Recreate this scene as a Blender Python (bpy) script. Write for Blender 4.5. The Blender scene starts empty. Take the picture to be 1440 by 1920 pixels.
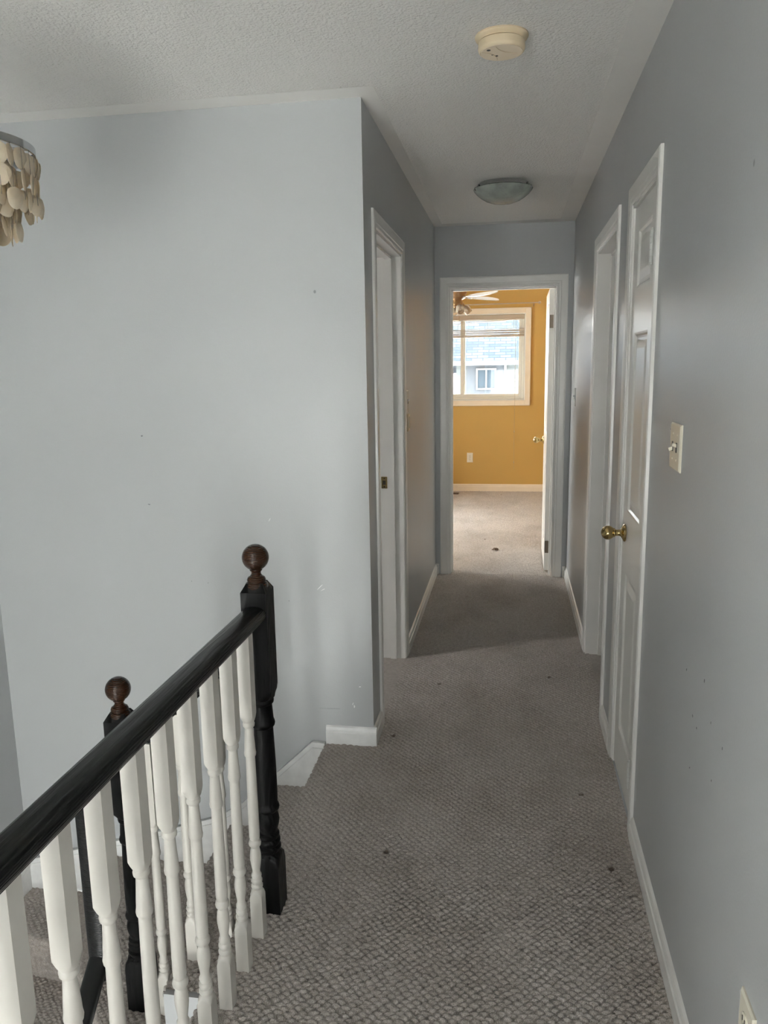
import bpy, math, random
import numpy as np
from mathutils import Vector, Matrix
random.seed(7); rng = np.random.RandomState(7)
C = bpy.context.scene.collection
PI = math.pi

# ------------------------------------------------------------------ room measures (metres)
XL, XR = -0.5315, 0.406          # hall walls
YC, YE = 2.899, 5.572            # stairwell wall plane, end wall of the hall
XW = -2.14                       # outer wall of the stairwell
YB, YF = 9.43, -2.0              # bedroom window wall, wall behind the camera
H = 2.44
EDGE = -0.735                    # carpeted floor edge over the stairwell

# ------------------------------------------------------------------ materials
def new_mat(name):
    m = bpy.data.materials.new(name); m.use_nodes = True
    nt = m.node_tree; b = nt.nodes['Principled BSDF']
    return m, nt, b
def N(nt, t, **kw):
    n = nt.nodes.new(t)
    for k, v in kw.items():
        if hasattr(n, k): setattr(n, k, v)
        else: n.inputs[k.replace('_', ' ')].default_value = v
    return n
def L(nt, a, b): nt.links.new(a, b)
def coords(nt, scale=(1, 1, 1)):
    tc = nt.nodes.new('ShaderNodeTexCoord'); mp = nt.nodes.new('ShaderNodeMapping')
    mp.inputs['Scale'].default_value = scale; L(nt, tc.outputs['Object'], mp.inputs['Vector'])
    return mp.outputs['Vector']
def noise(nt, vec, scale, detail=3, rough=.5):
    n = nt.nodes.new('ShaderNodeTexNoise'); n.inputs['Scale'].default_value = scale
    n.inputs['Detail'].default_value = detail; n.inputs['Roughness'].default_value = rough
    L(nt, vec, n.inputs['Vector']); return n.outputs['Fac']
def ramp(nt, fac, stops):
    r = nt.nodes.new('ShaderNodeValToRGB')
    while len(r.color_ramp.elements) < len(stops): r.color_ramp.elements.new(.5)
    for e, (p, c) in zip(r.color_ramp.elements, stops):
        e.position = p; e.color = (*c, 1) if len(c) == 3 else c
    L(nt, fac, r.inputs['Fac']); return r.outputs['Color']
def bump(nt, b, fac, strength, dist):
    bp = nt.nodes.new('ShaderNodeBump'); bp.inputs['Strength'].default_value = strength
    bp.inputs['Distance'].default_value = dist; L(nt, fac, bp.inputs['Height'])
    L(nt, bp.outputs['Normal'], b.inputs['Normal'])
def mul(nt, c1, c2, f=1):
    m = nt.nodes.new('ShaderNodeMixRGB'); m.blend_type = 'MULTIPLY'; m.inputs['Fac'].default_value = f
    L(nt, c1, m.inputs['Color1']); L(nt, c2, m.inputs['Color2']); return m.outputs['Color']
def simple(name, col, rough=.5, metal=0, spec=.5, vary=.04, nscale=6, bmp=0, bscale=200, **kw):
    m, nt, b = new_mat(name)
    v = coords(nt)
    f = noise(nt, v, nscale, 4)
    lo = tuple(max(0, c * (1 - vary)) for c in col); hi = tuple(min(1, c * (1 + vary)) for c in col)
    L(nt, ramp(nt, f, [(.3, lo), (.7, hi)]), b.inputs['Base Color'])
    b.inputs['Roughness'].default_value = rough; b.inputs['Metallic'].default_value = metal
    b.inputs['Specular IOR Level'].default_value = spec
    for k, x in kw.items(): b.inputs[k.replace('_', ' ')].default_value = x
    if bmp: bump(nt, b, noise(nt, v, bscale, 2), bmp, .001)
    return m

def wall_paint(name, col, rough, scuff=True, spec=.5):
    m, nt, b = new_mat(name); v = coords(nt)
    base = ramp(nt, noise(nt, v, 1.7, 3), [(.3, tuple(c * .97 for c in col)), (.7, tuple(min(1, c * 1.02) for c in col))])
    if scuff:
        vo = N(nt, 'ShaderNodeTexVoronoi'); vo.inputs['Scale'].default_value = 3.3
        vv = coords(nt, (1, 1, .8)); L(nt, vv, vo.inputs['Vector'])
        sp = ramp(nt, vo.outputs['Distance'], [(.012, (.55, .55, .56)), (.02, (1, 1, 1))])
        base = mul(nt, base, sp)
    L(nt, base, b.inputs['Base Color'])
    b.inputs['Roughness'].default_value = rough; b.inputs['Specular IOR Level'].default_value = spec
    # roller stipple plus the slow unevenness of drywall
    tall = coords(nt, (1, 1, .22))
    a = noise(nt, v, 160, 2); w = noise(nt, tall, 2.6, 2)
    ad = N(nt, 'ShaderNodeMath', operation='MULTIPLY_ADD'); L(nt, w, ad.inputs[0]); ad.inputs[1].default_value = 6.0; L(nt, a, ad.inputs[2])
    bump(nt, b, ad.outputs[0], .22, .0016)
    return m
M = {}
M['wall'] = wall_paint('grey_blue_wall_paint', (.463, .476, .484), .36)
M['yellow'] = wall_paint('yellow_wall_paint', (.575, .365, .105), .5)
M['side'] = wall_paint('side_room_paint', (.50, .52, .53), .5, False)
M['trim'] = simple('white_trim_paint', (.75, .738, .71), .28, vary=.03, bmp=.05, bscale=90)
M['trim_worn'] = simple('scuffed_white_trim', (.77, .77, .76), .32, vary=.07, nscale=22)
M['cream'] = simple('cream_window_trim', (.80, .70, .56), .35)
M['baluster'] = simple('painted_baluster_white', (.60, .575, .53), .33, vary=.04, nscale=14, bmp=.12, bscale=60)
M['ceil'] = simple('smooth_ceiling_paint', (.77, .755, .73), .75, vary=.02)
M['ceil_dark'] = simple('outdoor_soffit', (.7, .7, .7), .8)
M['plastic'] = simple('aged_smoke_plastic', (.74, .61, .42), .42, vary=.03)
M['plastic_face'] = simple('smoke_detector_face', (.80, .68, .52), .42, vary=.03)
M['dark_slot'] = simple('dark_slot', (.03, .025, .02), .5)
M['ivory'] = simple('ivory_switch_plastic', (.76, .72, .60), .22)
M['white_plastic'] = simple('white_plastic', (.80, .80, .78), .25)
M['brass'] = simple('polished_brass', (.58, .43, .19), .09, 1, vary=.06, nscale=30)
M['bronze'] = simple('antique_bronze', (.32, .20, .10), .3, .8)
M['chrome'] = simple('brushed_chrome', (.52, .53, .53), .22, 1)
M['hinge'] = simple('painted_hinge', (.66, .66, .64), .3, .2)
M['dark_hinge'] = simple('dark_metal_hinge', (.16, .13, .1), .35, .9)
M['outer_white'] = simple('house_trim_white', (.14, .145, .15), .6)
M['blade'] = simple('white_fan_blade', (.78, .80, .84), .3)
M['cord'] = simple('blind_cord', (.45, .36, .22), .8)
M['slat'] = simple('blind_slats', (.50, .42, .33), .45)
M['ground'] = simple('pale_ground', (.80, .79, .77), .9, vary=.2, nscale=.5)
M['foyer'] = simple('pale_oak_floor', (.72, .67, .60), .35, vary=.08, nscale=3)
M['string'] = simple('dimmed_white_string_paint', (.45, .46, .47), .5)  # white trim darkened in colour so window light does not blow it out
M['black'] = simple('plain_black_paint', (.003, .003, .0035), .28)
M['debris'] = simple('brown_debris', (.10, .06, .035), .8)
M['grille'] = simple('brown_floor_grille', (.13, .08, .045), .45, .3)

def popcorn():
    m, nt, b = new_mat('popcorn_ceiling'); v = coords(nt)
    b.inputs['Base Color'].default_value = (.93, .912, .88, 1); b.inputs['Roughness'].default_value = .9
    vo = N(nt, 'ShaderNodeTexVoronoi', feature='SMOOTH_F1'); vo.inputs['Scale'].default_value = 120; L(nt, v, vo.inputs['Vector'])
    n = noise(nt, v, 210, 4, .7)
    ad = N(nt, 'ShaderNodeMath', operation='MULTIPLY_ADD'); L(nt, n, ad.inputs[0]); ad.inputs[1].default_value = 1.2
    inv = N(nt, 'ShaderNodeMath', operation='SUBTRACT'); inv.inputs[0].default_value = 1; L(nt, vo.outputs['Distance'], inv.inputs[1])
    L(nt, inv.outputs[0], ad.inputs[2]); bump(nt, b, ad.outputs[0], .85, .0072)
    return m
M['popcorn'] = popcorn()

def carpet():
    m, nt, b = new_mat('berber_loop_carpet'); v = coords(nt)
    fine = noise(nt, v, 520, 3, .75)
    fl = ramp(nt, fine, [(.30, (.17, .145, .13)), (.45, (.44, .40, .365)), (.58, (.62, .575, .535)), (.74, (.88, .84, .79))])
    mid = ramp(nt, noise(nt, v, 60, 2), [(.35, (.84, .82, .80)), (.65, (1, 1, 1))])
    st = coords(nt, (1.0, .7, 1))
    stain = ramp(nt, noise(nt, st, 2.4, 4, .6), [(.32, (.80, .78, .76)), (.55, (1, 1, 1))])
    vo = N(nt, 'ShaderNodeTexVoronoi'); vo.inputs['Scale'].default_value = 4.2; L(nt, v, vo.inputs['Vector'])
    spots = ramp(nt, vo.outputs['Distance'], [(.03, (.35, .3, .26)), (.055, (1, 1, 1))])
    L(nt, mul(nt, mul(nt, mul(nt, fl, mid), stain), spots), b.inputs['Base Color'])
    b.inputs['Roughness'].default_value = .95; b.inputs['Specular IOR Level'].default_value = .15
    b.inputs['Sheen Weight'].default_value = .15; b.inputs['Sheen Roughness'].default_value = .6
    bump(nt, b, noise(nt, v, 420, 3, .7), .6, .003)
    return m
M['carpet'] = carpet()

def black_wood(name, stretch, col=(.0026, .0026, .0028), rough=.30):
    m, nt, b = new_mat(name)
    v = coords(nt, stretch)
    w = N(nt, 'ShaderNodeTexWave', wave_type='RINGS', rings_direction='X'); w.inputs['Scale'].default_value = 3.2
    w.inputs['Distortion'].default_value = 5.5; w.inputs['Detail'].default_value = 2.5; L(nt, v, w.inputs['Vector'])
    L(nt, ramp(nt, w.outputs['Fac'], [(.2, tuple(c * .7 for c in col)), (.8, tuple(c * 1.7 for c in col))]), b.inputs['Base Color'])
    b.inputs['Roughness'].default_value = rough; b.inputs['Specular IOR Level'].default_value = .35; b.inputs['Coat Weight'].default_value = .08; b.inputs['Coat Roughness'].default_value = .18
    bump(nt, b, w.outputs['Fac'], .5, .0016)
    return m
M['rail'] = black_wood('black_oak_rail', (22, 1.6, 22))
M['newel'] = black_wood('black_oak_newel', (14, 14, 1.2), (.0011, .0010, .0012), .5)
nb_ = M['newel'].node_tree.nodes['Principled BSDF']; nb_.inputs['Specular IOR Level'].default_value = .22; nb_.inputs['Coat Weight'].default_value = .03
M['knobwood'] = black_wood('dark_walnut_finial', (10, 10, 26), (.028, .010, .004), .16)

def glass_mat(name, col, rough, trans, alpha=1):
    m, nt, b = new_mat(name)
    b.inputs['Base Color'].default_value = (*col, 1); b.inputs['Roughness'].default_value = rough
    b.inputs['Transmission Weight'].default_value = trans; b.inputs['IOR'].default_value = 1.45
    b.inputs['Alpha'].default_value = alpha
    return m, nt, b
M['smoke_glass'] = glass_mat('smoked_tulip_glass', (.80, .70, .58), .08, .7)[0]
m_, nt_, b_ = glass_mat('alabaster_glass', (.50, .55, .50), .18, .25)
L(nt_, ramp(nt_, noise(nt_, coords(nt_), 7, 5, .6), [(.35, (.36, .40, .36)), (.65, (.60, .65, .60))]), b_.inputs['Base Color'])
M['alabaster'] = m_
m_, nt_, b_ = glass_mat('capiz_shell', (.84, .76, .62), .25, .0)
L(nt_, ramp(nt_, noise(nt_, coords(nt_), 38, 4, .6), [(.3, (.72, .62, .47)), (.7, (.90, .84, .72))]), b_.inputs['Base Color'])
b_.inputs['Subsurface Weight'].default_value = .0
tr = nt_.nodes.new('ShaderNodeBsdfTranslucent'); tr.inputs['Color'].default_value = (.85, .76, .60, 1)
mx = nt_.nodes.new('ShaderNodeMixShader'); mx.inputs[0].default_value = .45
L(nt_, b_.outputs[0], mx.inputs[1]); L(nt_, tr.outputs[0], mx.inputs[2]); L(nt_, mx.outputs[0], nt_.nodes['Material Output'].inputs['Surface'])
M['capiz'] = m_
def pane():
    m = bpy.data.materials.new('window_glass'); m.use_nodes = True; nt = m.node_tree; nt.nodes.clear()
    o = nt.nodes.new('ShaderNodeOutputMaterial'); t = nt.nodes.new('ShaderNodeBsdfTransparent'); g = nt.nodes.new('ShaderNodeBsdfGlossy')
    t.inputs[0].default_value = (.95, .97, .97, 1); g.inputs['Roughness'].default_value = .02
    f = nt.nodes.new('ShaderNodeFresnel'); f.inputs[0].default_value = 1.45; x = nt.nodes.new('ShaderNodeMixShader')
    L(nt, f.outputs[0], x.inputs[0]); L(nt, t.outputs[0], x.inputs[1]); L(nt, g.outputs[0], x.inputs[2]); L(nt, x.outputs[0], o.inputs[0])
    return m
M['pane'] = pane()
def shingles():
    m, nt, b = new_mat('asphalt_shingles'); v = coords(nt)
    br = nt.nodes.new('ShaderNodeTexBrick'); L(nt, v, br.inputs['Vector'])
    br.inputs['Scale'].default_value = 1; br.inputs['Brick Width'].default_value = .42; br.inputs['Row Height'].default_value = .15
    br.inputs['Mortar Size'].default_value = .018; br.inputs['Bias'].default_value = -.1
    br.inputs['Color1'].default_value = (.028, .037, .048, 1); br.inputs['Color2'].default_value = (.055, .067, .080, 1); br.inputs['Mortar'].default_value = (.022, .028, .036, 1)
    L(nt, br.outputs['Color'], b.inputs['Base Color']); b.inputs['Roughness'].default_value = .9
    return m
M['shingle'] = shingles()
def siding(name, col):
    m, nt, b = new_mat(name); v = coords(nt)
    w = N(nt, 'ShaderNodeTexWave', wave_type='BANDS', bands_direction='Z', wave_profile='SAW'); w.inputs['Scale'].default_value = 1.55; L(nt, v, w.inputs['Vector'])
    L(nt, ramp(nt, w.outputs['Fac'], [(.0, tuple(c * .72 for c in col)), (.12, col)]), b.inputs['Base Color'])
    b.inputs['Roughness'].default_value = .7; bump(nt, b, w.outputs['Fac'], .5, .02)
    return m
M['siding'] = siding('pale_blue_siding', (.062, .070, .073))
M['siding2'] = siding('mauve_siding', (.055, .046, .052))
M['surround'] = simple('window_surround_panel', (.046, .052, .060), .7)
for k_ in ('shingle', 'siding', 'siding2', 'surround', 'outer_white', 'ground'):
    M[k_].node_tree.nodes['Principled BSDF'].inputs['Specular IOR Level'].default_value = .05
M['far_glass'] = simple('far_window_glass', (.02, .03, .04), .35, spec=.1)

# ------------------------------------------------------------------ mesh helpers
class MB:
    def __init__(s): s.v = []; s.f = []; s.sm = []; s.mi = []
    def add(s, verts, faces, smooth=False, mi=0, mat=None):
        o = len(s.v)
        for p in verts:
            p = Vector(p)
            if mat is not None: p = mat @ p
            s.v.append(tuple(p))
        for f in faces: s.f.append(tuple(i + o for i in f)); s.sm.append(smooth); s.mi.append(mi)
        return s
    def box(s, x0, x1, y0, y1, z0, z1, bev=0, mi=0, mat=None):
        if x0 > x1: x0, x1 = x1, x0
        if y0 > y1: y0, y1 = y1, y0
        if z0 > z1: z0, z1 = z1, z0
        b = min(bev, (x1-x0)*.45, (y1-y0)*.45, (z1-z0)*.45)
        if b <= 0:
            v = [(x, y, z) for z in (z0, z1) for y in (y0, y1) for x in (x0, x1)]
            f = [(0,2,3,1),(4,5,7,6),(0,1,5,4),(2,6,7,3),(0,4,6,2),(1,3,7,5)]
            return s.add(v, f, False, mi, mat)
        # chamfered box: three vertices per corner
        v = []; idx = {}
        for i, X in enumerate((x0, x1)):
            for j, Y in enumerate((y0, y1)):
                for k, Z in enumerate((z0, z1)):
                    sx, sy, sz = (1, -1)[i], (1, -1)[j], (1, -1)[k]
                    idx[i,j,k,'x'] = len(v); v.append((X, Y+sy*b, Z+sz*b))
                    idx[i,j,k,'y'] = len(v); v.append((X+sx*b, Y, Z+sz*b))
                    idx[i,j,k,'z'] = len(v); v.append((X+sx*b, Y+sy*b, Z))
        f = []
        I = idx
        for a in (0, 1):
            f.append([I[a,0,0,'x'], I[a,1,0,'x'], I[a,1,1,'x'], I[a,0,1,'x']][::(-1 if a == 0 else 1)])
            f.append([I[0,a,0,'y'], I[1,a,0,'y'], I[1,a,1,'y'], I[0,a,1,'y']][::(1 if a == 0 else -1)])
            f.append([I[0,0,a,'z'], I[1,0,a,'z'], I[1,1,a,'z'], I[0,1,a,'z']][::(-1 if a == 0 else 1)])
        cen = Vector(((x0+x1)/2, (y0+y1)/2, (z0+z1)/2))
        def fix(q):
            a, b2, c = Vector(v[q[0]]), Vector(v[q[1]]), Vector(v[q[2]])
            n = (b2-a).cross(c-b2); mid = sum((Vector(v[t]) for t in q), Vector())/len(q)
            return q if n.dot(mid-cen) > 0 else q[::-1]
        for a in (0, 1):
            for c in (0, 1):
                f.append(fix([I[a,c,0,'x'], I[a,c,1,'x'], I[a,c,1,'y'], I[a,c,0,'y']]))
                f.append(fix([I[a,0,c,'x'], I[a,1,c,'x'], I[a,1,c,'z'], I[a,0,c,'z']]))
                f.append(fix([I[0,a,c,'y'], I[1,a,c,'y'], I[1,a,c,'z'], I[0,a,c,'z']]))
                for e in (0, 1): f.append(fix([I[a,c,e,'x'], I[a,c,e,'y'], I[a,c,e,'z']]))
        return s.add(v, f, False, mi, mat)
    def prism(s, poly, axis, a0, a1, mi=0, smooth=False, mat=None):
        # poly: 2-D points in the plane across `axis`; extruded from a0 to a1
        def P(p, a):
            return {'x': (a, p[0], p[1]), 'y': (p[0], a, p[1]), 'z': (p[0], p[1], a)}[axis]
        n = len(poly); v = [P(p, a0) for p in poly] + [P(p, a1) for p in poly]
        area = sum(poly[i][0]*poly[(i+1) % n][1]-poly[(i+1) % n][0]*poly[i][1] for i in range(n))
        flip = (area < 0) != (axis == 'y') 
        if a1 < a0: flip = not flip
        f = [tuple(range(n))[::-1], tuple(range(n, 2*n))] + [(i, (i+1) % n, n+(i+1) % n, n+i) for i in range(n)]
        if flip: f = [tuple(q[::-1]) for q in f]
        o = len(s.f); s.add(v, f, False, mi, mat)
        if smooth:
            for i in range(o+2, len(s.f)): s.sm[i] = True
        return s
    def lathe(s, prof, seg=32, mat=None, mi=0, clip=None, smooth=True):
        # prof: (r, z) bottom to top round local Z; clip = half side of a square the section is cut to
        v = []; n = len(prof)
        for r, z in prof:
            for k in range(seg):
                a = 2*PI*(k)/seg; rr = r
                if clip:
                    sq = clip/max(abs(math.cos(a)), abs(math.sin(a))); rr = min(r, sq)
                v.append((rr*math.cos(a), rr*math.sin(a), z))
        f = [(i*seg+k, i*seg+(k+1) % seg, (i+1)*seg+(k+1) % seg, (i+1)*seg+k) for i in range(n-1) for k in range(seg)]
        f.append(tuple(range(seg))[::-1]); f.append(tuple((n-1)*seg+k for k in range(seg)))
        s.add(v, f, smooth, mi, mat); s.sm[-1] = s.sm[-2] = False
        return s
    def tube(s, pts, r, seg=10, mi=0, close=False):
        pts = [Vector(p) for p in pts]; n = len(pts); v = []; up = Vector((0, 0, 1))
        for i, p in enumerate(pts):
            if close: d = pts[(i+1) % n]-pts[i-1]
            else: d = (pts[min(i+1, n-1)]-pts[max(i-1, 0)])
            d.normalize(); u = up if abs(d.z) < .95 else Vector((0, 1, 0))
            a = d.cross(u).normalized(); b = a.cross(d).normalized()
            rr = r[i] if isinstance(r, (list, tuple)) else r
            for k in range(seg):
                t = 2*PI*k/seg; v.append(tuple(p+a*rr*math.cos(t)+b*rr*math.sin(t)))
        m = n if close else n-1
        f = [(i*seg+k, ((i+1) % n)*seg+k, ((i+1) % n)*seg+(k+1) % seg, i*seg+(k+1) % seg) for i in range(m) for k in range(seg)]
        f = [q[::-1] for q in f]
        if not close: f.append(tuple(range(seg))); f.append(tuple((n-1)*seg+k for k in range(seg))[::-1])
        return s.add(v, f, True, mi)
    def sweep(s, prof, frames, mi=0, smooth=True):
        # prof: closed 2-D section; frames: list of (origin, right, up)
        v = []; n = len(prof); m = len(frames)
        for o, r, u in frames:
            o, r, u = Vector(o), Vector(r), Vector(u)
            for a, b in prof: v.append(tuple(o+r*a+u*b))
        f = [(i*n+k, i*n+(k+1) % n, (i+1)*n+(k+1) % n, (i+1)*n+k) for i in range(m-1) for k in range(n)]
        f.append(tuple(range(n))[::-1]); f.append(tuple((m-1)*n+k for k in range(n)))
        s.add(v, f, smooth, mi); s.sm[-1] = s.sm[-2] = False
        return s
    def sphere(s, c, r, seg=24, rings=14, mi=0, sx=1, sy=1, sz=1):
        prof = [(max(1e-4, r*math.sin(PI*i/rings)), -r*math.cos(PI*i/rings)) for i in range(rings+1)]
        return s.lathe(prof, seg, Matrix.Translation(c) @ Matrix.Diagonal((sx, sy, sz, 1)), mi)
    def build(s, name, mats, parent=None, recalc=False):
        if not isinstance(mats, (list, tuple)): mats = [mats]
        off = world_loc(parent) if parent else Vector((0, 0, 0))
        me = bpy.data.meshes.new(name)
        me.from_pydata([tuple(Vector(p)-off) for p in s.v], [], s.f)
        for m in mats: me.materials.append(m)
        me.polygons.foreach_set('use_smooth', s.sm); me.polygons.foreach_set('material_index', s.mi)
        if recalc:
            import bmesh
            bm = bmesh.new(); bm.from_mesh(me); bmesh.ops.recalc_face_normals(bm, faces=bm.faces); bm.to_mesh(me); bm.free()
        me.update()
        if any(s.sm): 
            try: me.set_sharp_from_angle(angle=math.radians(38))
            except Exception: pass
        o = bpy.data.objects.new(name, me); C.objects.link(o)
        if parent: o.parent = parent
        return o
def world_loc(o):
    v = Vector((0, 0, 0))
    while o: v = v + o.location; o = o.parent
    return v
def tag(o, label=None, cat=None, group=None, kind=None):
    if label: o['label'] = label
    if cat: o['category'] = cat
    if group: o['group'] = group
    if kind: o['kind'] = kind
    return o
def thing(name, loc, label=None, cat=None, group=None, kind=None):
    o = bpy.data.objects.new(name, None); C.objects.link(o); o.location = loc; o.empty_display_size = .1
    return tag(o, label, cat, group, kind)
def struct(o, label=None): return tag(o, label, kind='structure')

# ------------------------------------------------------------------ carpet: looped pile as real relief
def pile(u, v):
    wu = u + .0035*np.sin(v*31+1.3) + .002*np.sin(u*67+v*53); wv = v + .003*np.sin(u*37+.4) + .002*np.sin(u*71-v*59+2)
    h = np.zeros_like(wu)
    px, py = .0255, .0250
    for ox, oy in ((0, 0), (.5, .5)):
        ci, cj = np.round(wu/px-ox), np.round(wv/py-oy)
        dx, dy = wu-(ci+ox)*px, wv-(cj+oy)*py
        j = np.sin((ci+ox)*12.9898+(cj+oy)*78.233)*43758.5453; j = j-np.floor(j)
        k = np.sin((ci+ox)*39.346+(cj+oy)*11.135)*24634.6345; k = k-np.floor(k)
        q = 1-((dx+(k-.5)*.003)/.0132)**2-((dy+(j-.5)*.002)/.0076)**2
        h = np.maximum(h, np.sqrt(np.clip(q, 0, 1))*(.0072+.0028*j))
    return h-.0050 + .0006*np.sin(u*610+3*np.sin(v*430)) * np.sin(v*655+2*np.sin(u*390))
def resample(pts, res):
    out = [pts[0]]
    for a, b in zip(pts[:-1], pts[1:]):
        d = np.linalg.norm(np.array(b[0])-np.array(a[0])); d = max(d, np.linalg.norm(np.array(b[1])-np.array(a[1])))
        n = max(1, int(math.ceil(d/res)))
        for i in range(1, n+1):
            t = i/n; out.append((tuple(np.array(a[0])*(1-t)+np.array(b[0])*t), tuple(np.array(a[1])*(1-t)+np.array(b[1])*t)))
    return out
def sheet(sections, res=.0036, flat=False):
    """grid between the first and second point of every section; returns verts, quads"""
    sec = resample(sections, res)
    A = np.array([s[0] for s in sec], float); B = np.array([s[1] for s in sec], float)
    n2 = max(2, int(np.max(np.linalg.norm(B-A, axis=1))/res)+1)
    t = np.linspace(0, 1, n2)[None, :, None]
    P = A[:, None, :]*(1-t)+B[:, None, :]*t
    du = np.gradient(P, axis=0); dv = np.gradient(P, axis=1)
    n = np.cross(du, dv); ln = np.linalg.norm(n, axis=2, keepdims=True); ln[ln < 1e-12] = 1; n = n/ln
    if not flat:
        arc = np.concatenate([[0], np.cumsum(np.linalg.norm(np.diff((A+B)/2, axis=0), axis=1))])
        horiz = np.abs(n[:, :, 2]) > .98
        # flat parts use room coordinates so neighbouring sheets match
        a2 = np.broadcast_to(arc[:, None], P.shape[:2])
        d0 = (A-A[0])/max(1e-9, 1); 
        U = P[:, :, 0].copy(); V = P[:, :, 1].copy()
        Zc = P[:, :, 2]
        U = U - (0 - Zc)*1.0*(np.abs(n[:, :, 0]) >= np.abs(n[:, :, 1]))*(~horiz) 
        V = V + (Zc)*1.0*(np.abs(n[:, :, 0]) < np.abs(n[:, :, 1]))*(~horiz)
        hgt = pile(U, V)
        P = P+n*hgt[:, :, None]
    r, c = P.shape[:2]
    i = np.arange(r*c).reshape(r, c)
    q = np.stack([i[:-1, :-1], i[1:, :-1], i[1:, 1:], i[:-1, 1:]], -1).reshape(-1, 4)
    return P.reshape(-1, 3), q
def sheets_object(name, sheets, mat, parent=None):
    off = np.array(world_loc(parent)) if parent else np.zeros(3)
    V = []; Q = []; o = 0
    for v, q in sheets: V.append(v-off); Q.append(q+o); o += len(v)
    V = np.concatenate(V).astype(np.float32); Q = np.concatenate(Q).astype(np.int32)
    me = bpy.data.meshes.new(name); me.vertices.add(len(V)); me.vertices.foreach_set('co', V.ravel())
    me.loops.add(Q.size); me.loops.foreach_set('vertex_index', Q.ravel())
    me.polygons.add(len(Q)); me.polygons.foreach_set('loop_start', np.arange(0, Q.size, 4, dtype=np.int32))
    me.polygons.foreach_set('loop_total', np.full(len(Q), 4, np.int32))
    me.polygons.foreach_set('use_smooth', np.ones(len(Q), bool))
    me.materials.append(mat); me.update(calc_edges=True); me.validate()
    ob = bpy.data.objects.new(name, me); C.objects.link(ob)
    if parent: ob.parent = parent
    return ob
def rect(x0, x1, y0, y1, z=0): return [((x0, y0, z), (x0, y1, z)), ((x1, y0, z), (x1, y1, z))]  # normal +z
def nose(x, z, drop, r=.016):
    """(x,z) points of a rounded nosing, going from the tread (east) over the edge (west) and down"""
    out = []
    for i in range(9):
        a = PI/2*i/8
        out.append((x+r-r*math.sin(a), z-r+r*math.cos(a)))
    out.append((x, z-.030)); out.append((x+.016, z-.042)); out.append((x+.016, z-drop))
    return out
def tread_profile(x_back, x_nose, z, drop, y0, y1):
    pts = [(x_back, z)]+nose(x_nose, z, drop)
    pts = pts[::-1]                      # west/down to east so that the normal faces up and out
    return [((px, y0, pz), (px, y1, pz)) for px, pz in pts]

YS = 1.79                                # open (south) side of the upper flight
fl = []
fl.append(sheet(tread_profile(XR, EDGE, 0, .2, .95, YC), .0029))
fl.append(sheet(rect(XL-.0, XR+.02, YC, YE+.02), .0031))
fl.append(sheet(rect(XL, XR+.1, YE+.02, YB), .0042))
fl.append(sheet(rect(XR+.1, XR+.5, YE+.02, YB), .03, True))
fl.append(sheet(rect(-1.15, XL, YE+.16, YB), .0055))
fl.append(sheet(rect(-2.6, -1.15, YE+.12, YB), .03, True))
fl.append(sheet(rect(XR+.5, 1.25, YE+.12, YB), .03, True))
fl.append(sheet(tread_profile(XR, EDGE, 0, .2, YF, .95), .03, True))
fl.append(sheet(rect(XR, 2.6, 2.9, YE), .02, True)); fl.append(sheet(rect(-2.6, XL, 3.0, YE), .02, True))
floor = struct(sheets_object('floor', fl, M['carpet']), 'beige grey looped carpet of the hall and bedroom floor')
# solid slab below the carpet so the storey has thickness
sl = MB()
sl.box(EDGE+.03, XR+.1, YF, YC, -.20, -.012); sl.box(XL-.1, XR+.1, YC, YE+.1, -.2, -.012); sl.box(-2.7, 2.7, YE+.1, YB+.1, -.2, -.012)
sl.box(XR+.1, 2.7, 2.8, YE+.1, -.2, -.012); sl.box(-2.7, XL-.1, YC+.1, YE+.1, -.2, -.012)
struct(sl.build('floor_slab', M['side'])); bpy.data.objects['floor_slab'].name = 'floor_base'

# ------------------------------------------------------------------ walls
def struct_boxes(name, boxes, mat, label=None):
    b = MB()
    for q in boxes: b.box(*q)
    return struct(b.build(name, mat), label)
DL = (3.125, 3.88); DR = (3.30, 4.055); DC = (2.445, 2.915); DE = (-.437, .311); HD = 2.045   # openings and head height
struct_boxes('wall_back', [(XW-.12, XL, YC, YC+.1, -2.8, H)], M['wall'], 'grey blue stairwell wall facing the camera')
W5 = (-1.75, -.35, -.55, 1.45)           # unseen stairwell window, added to light the right wall
struct_boxes('wall_left', [(XW-.12, XW, YF, W5[0], -2.8, H), (XW-.12, XW, W5[1], YC+.1, -2.8, H), (XW-.12, XW, W5[0], W5[1], -2.8, W5[2]), (XW-.12, XW, W5[0], W5[1], W5[3], H)], M['wall'], 'outer wall of the stairwell at far left')
struct_boxes('wall_hall_left', [(XL-.12, XL, YC+.1, DL[0], -.2, H), (XL-.12, XL, DL[1], YE, -.2, H), (XL-.12, XL, DL[0], DL[1], HD, H)], M['wall'], 'left wall of the narrow hall with an open doorway')
struct_boxes('wall_right', [(XR, XR+.12, YF, DC[0], -.2, H), (XR, XR+.12, DC[1], DR[0], -.2, H), (XR, XR+.12, DR[1], YE, -.2, H),
    (XR, XR+.12, DC[0], DC[1], HD, H), (XR, XR+.12, DR[0], DR[1], HD, H)], M['wall'], 'long grey wall along the right side of the hall')
struct_boxes('wall_end', [(-2.7, DE[0], YE, YE+.06, -.2, H), (DE[1], 2.7, YE, YE+.06, -.2, H), (DE[0], DE[1], YE, YE+.06, HD, H)], M['wall'], 'end wall of the hall around the bedroom doorway')
struct_boxes('wall_bedroom_front', [(-2.7, DE[0], YE+.06, YE+.12, -.2, H), (DE[1], 1.35, YE+.06, YE+.12, -.2, H), (DE[0], DE[1], YE+.06, YE+.12, HD, H)], M['yellow'], 'yellow bedroom side of the doorway wall')
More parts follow.
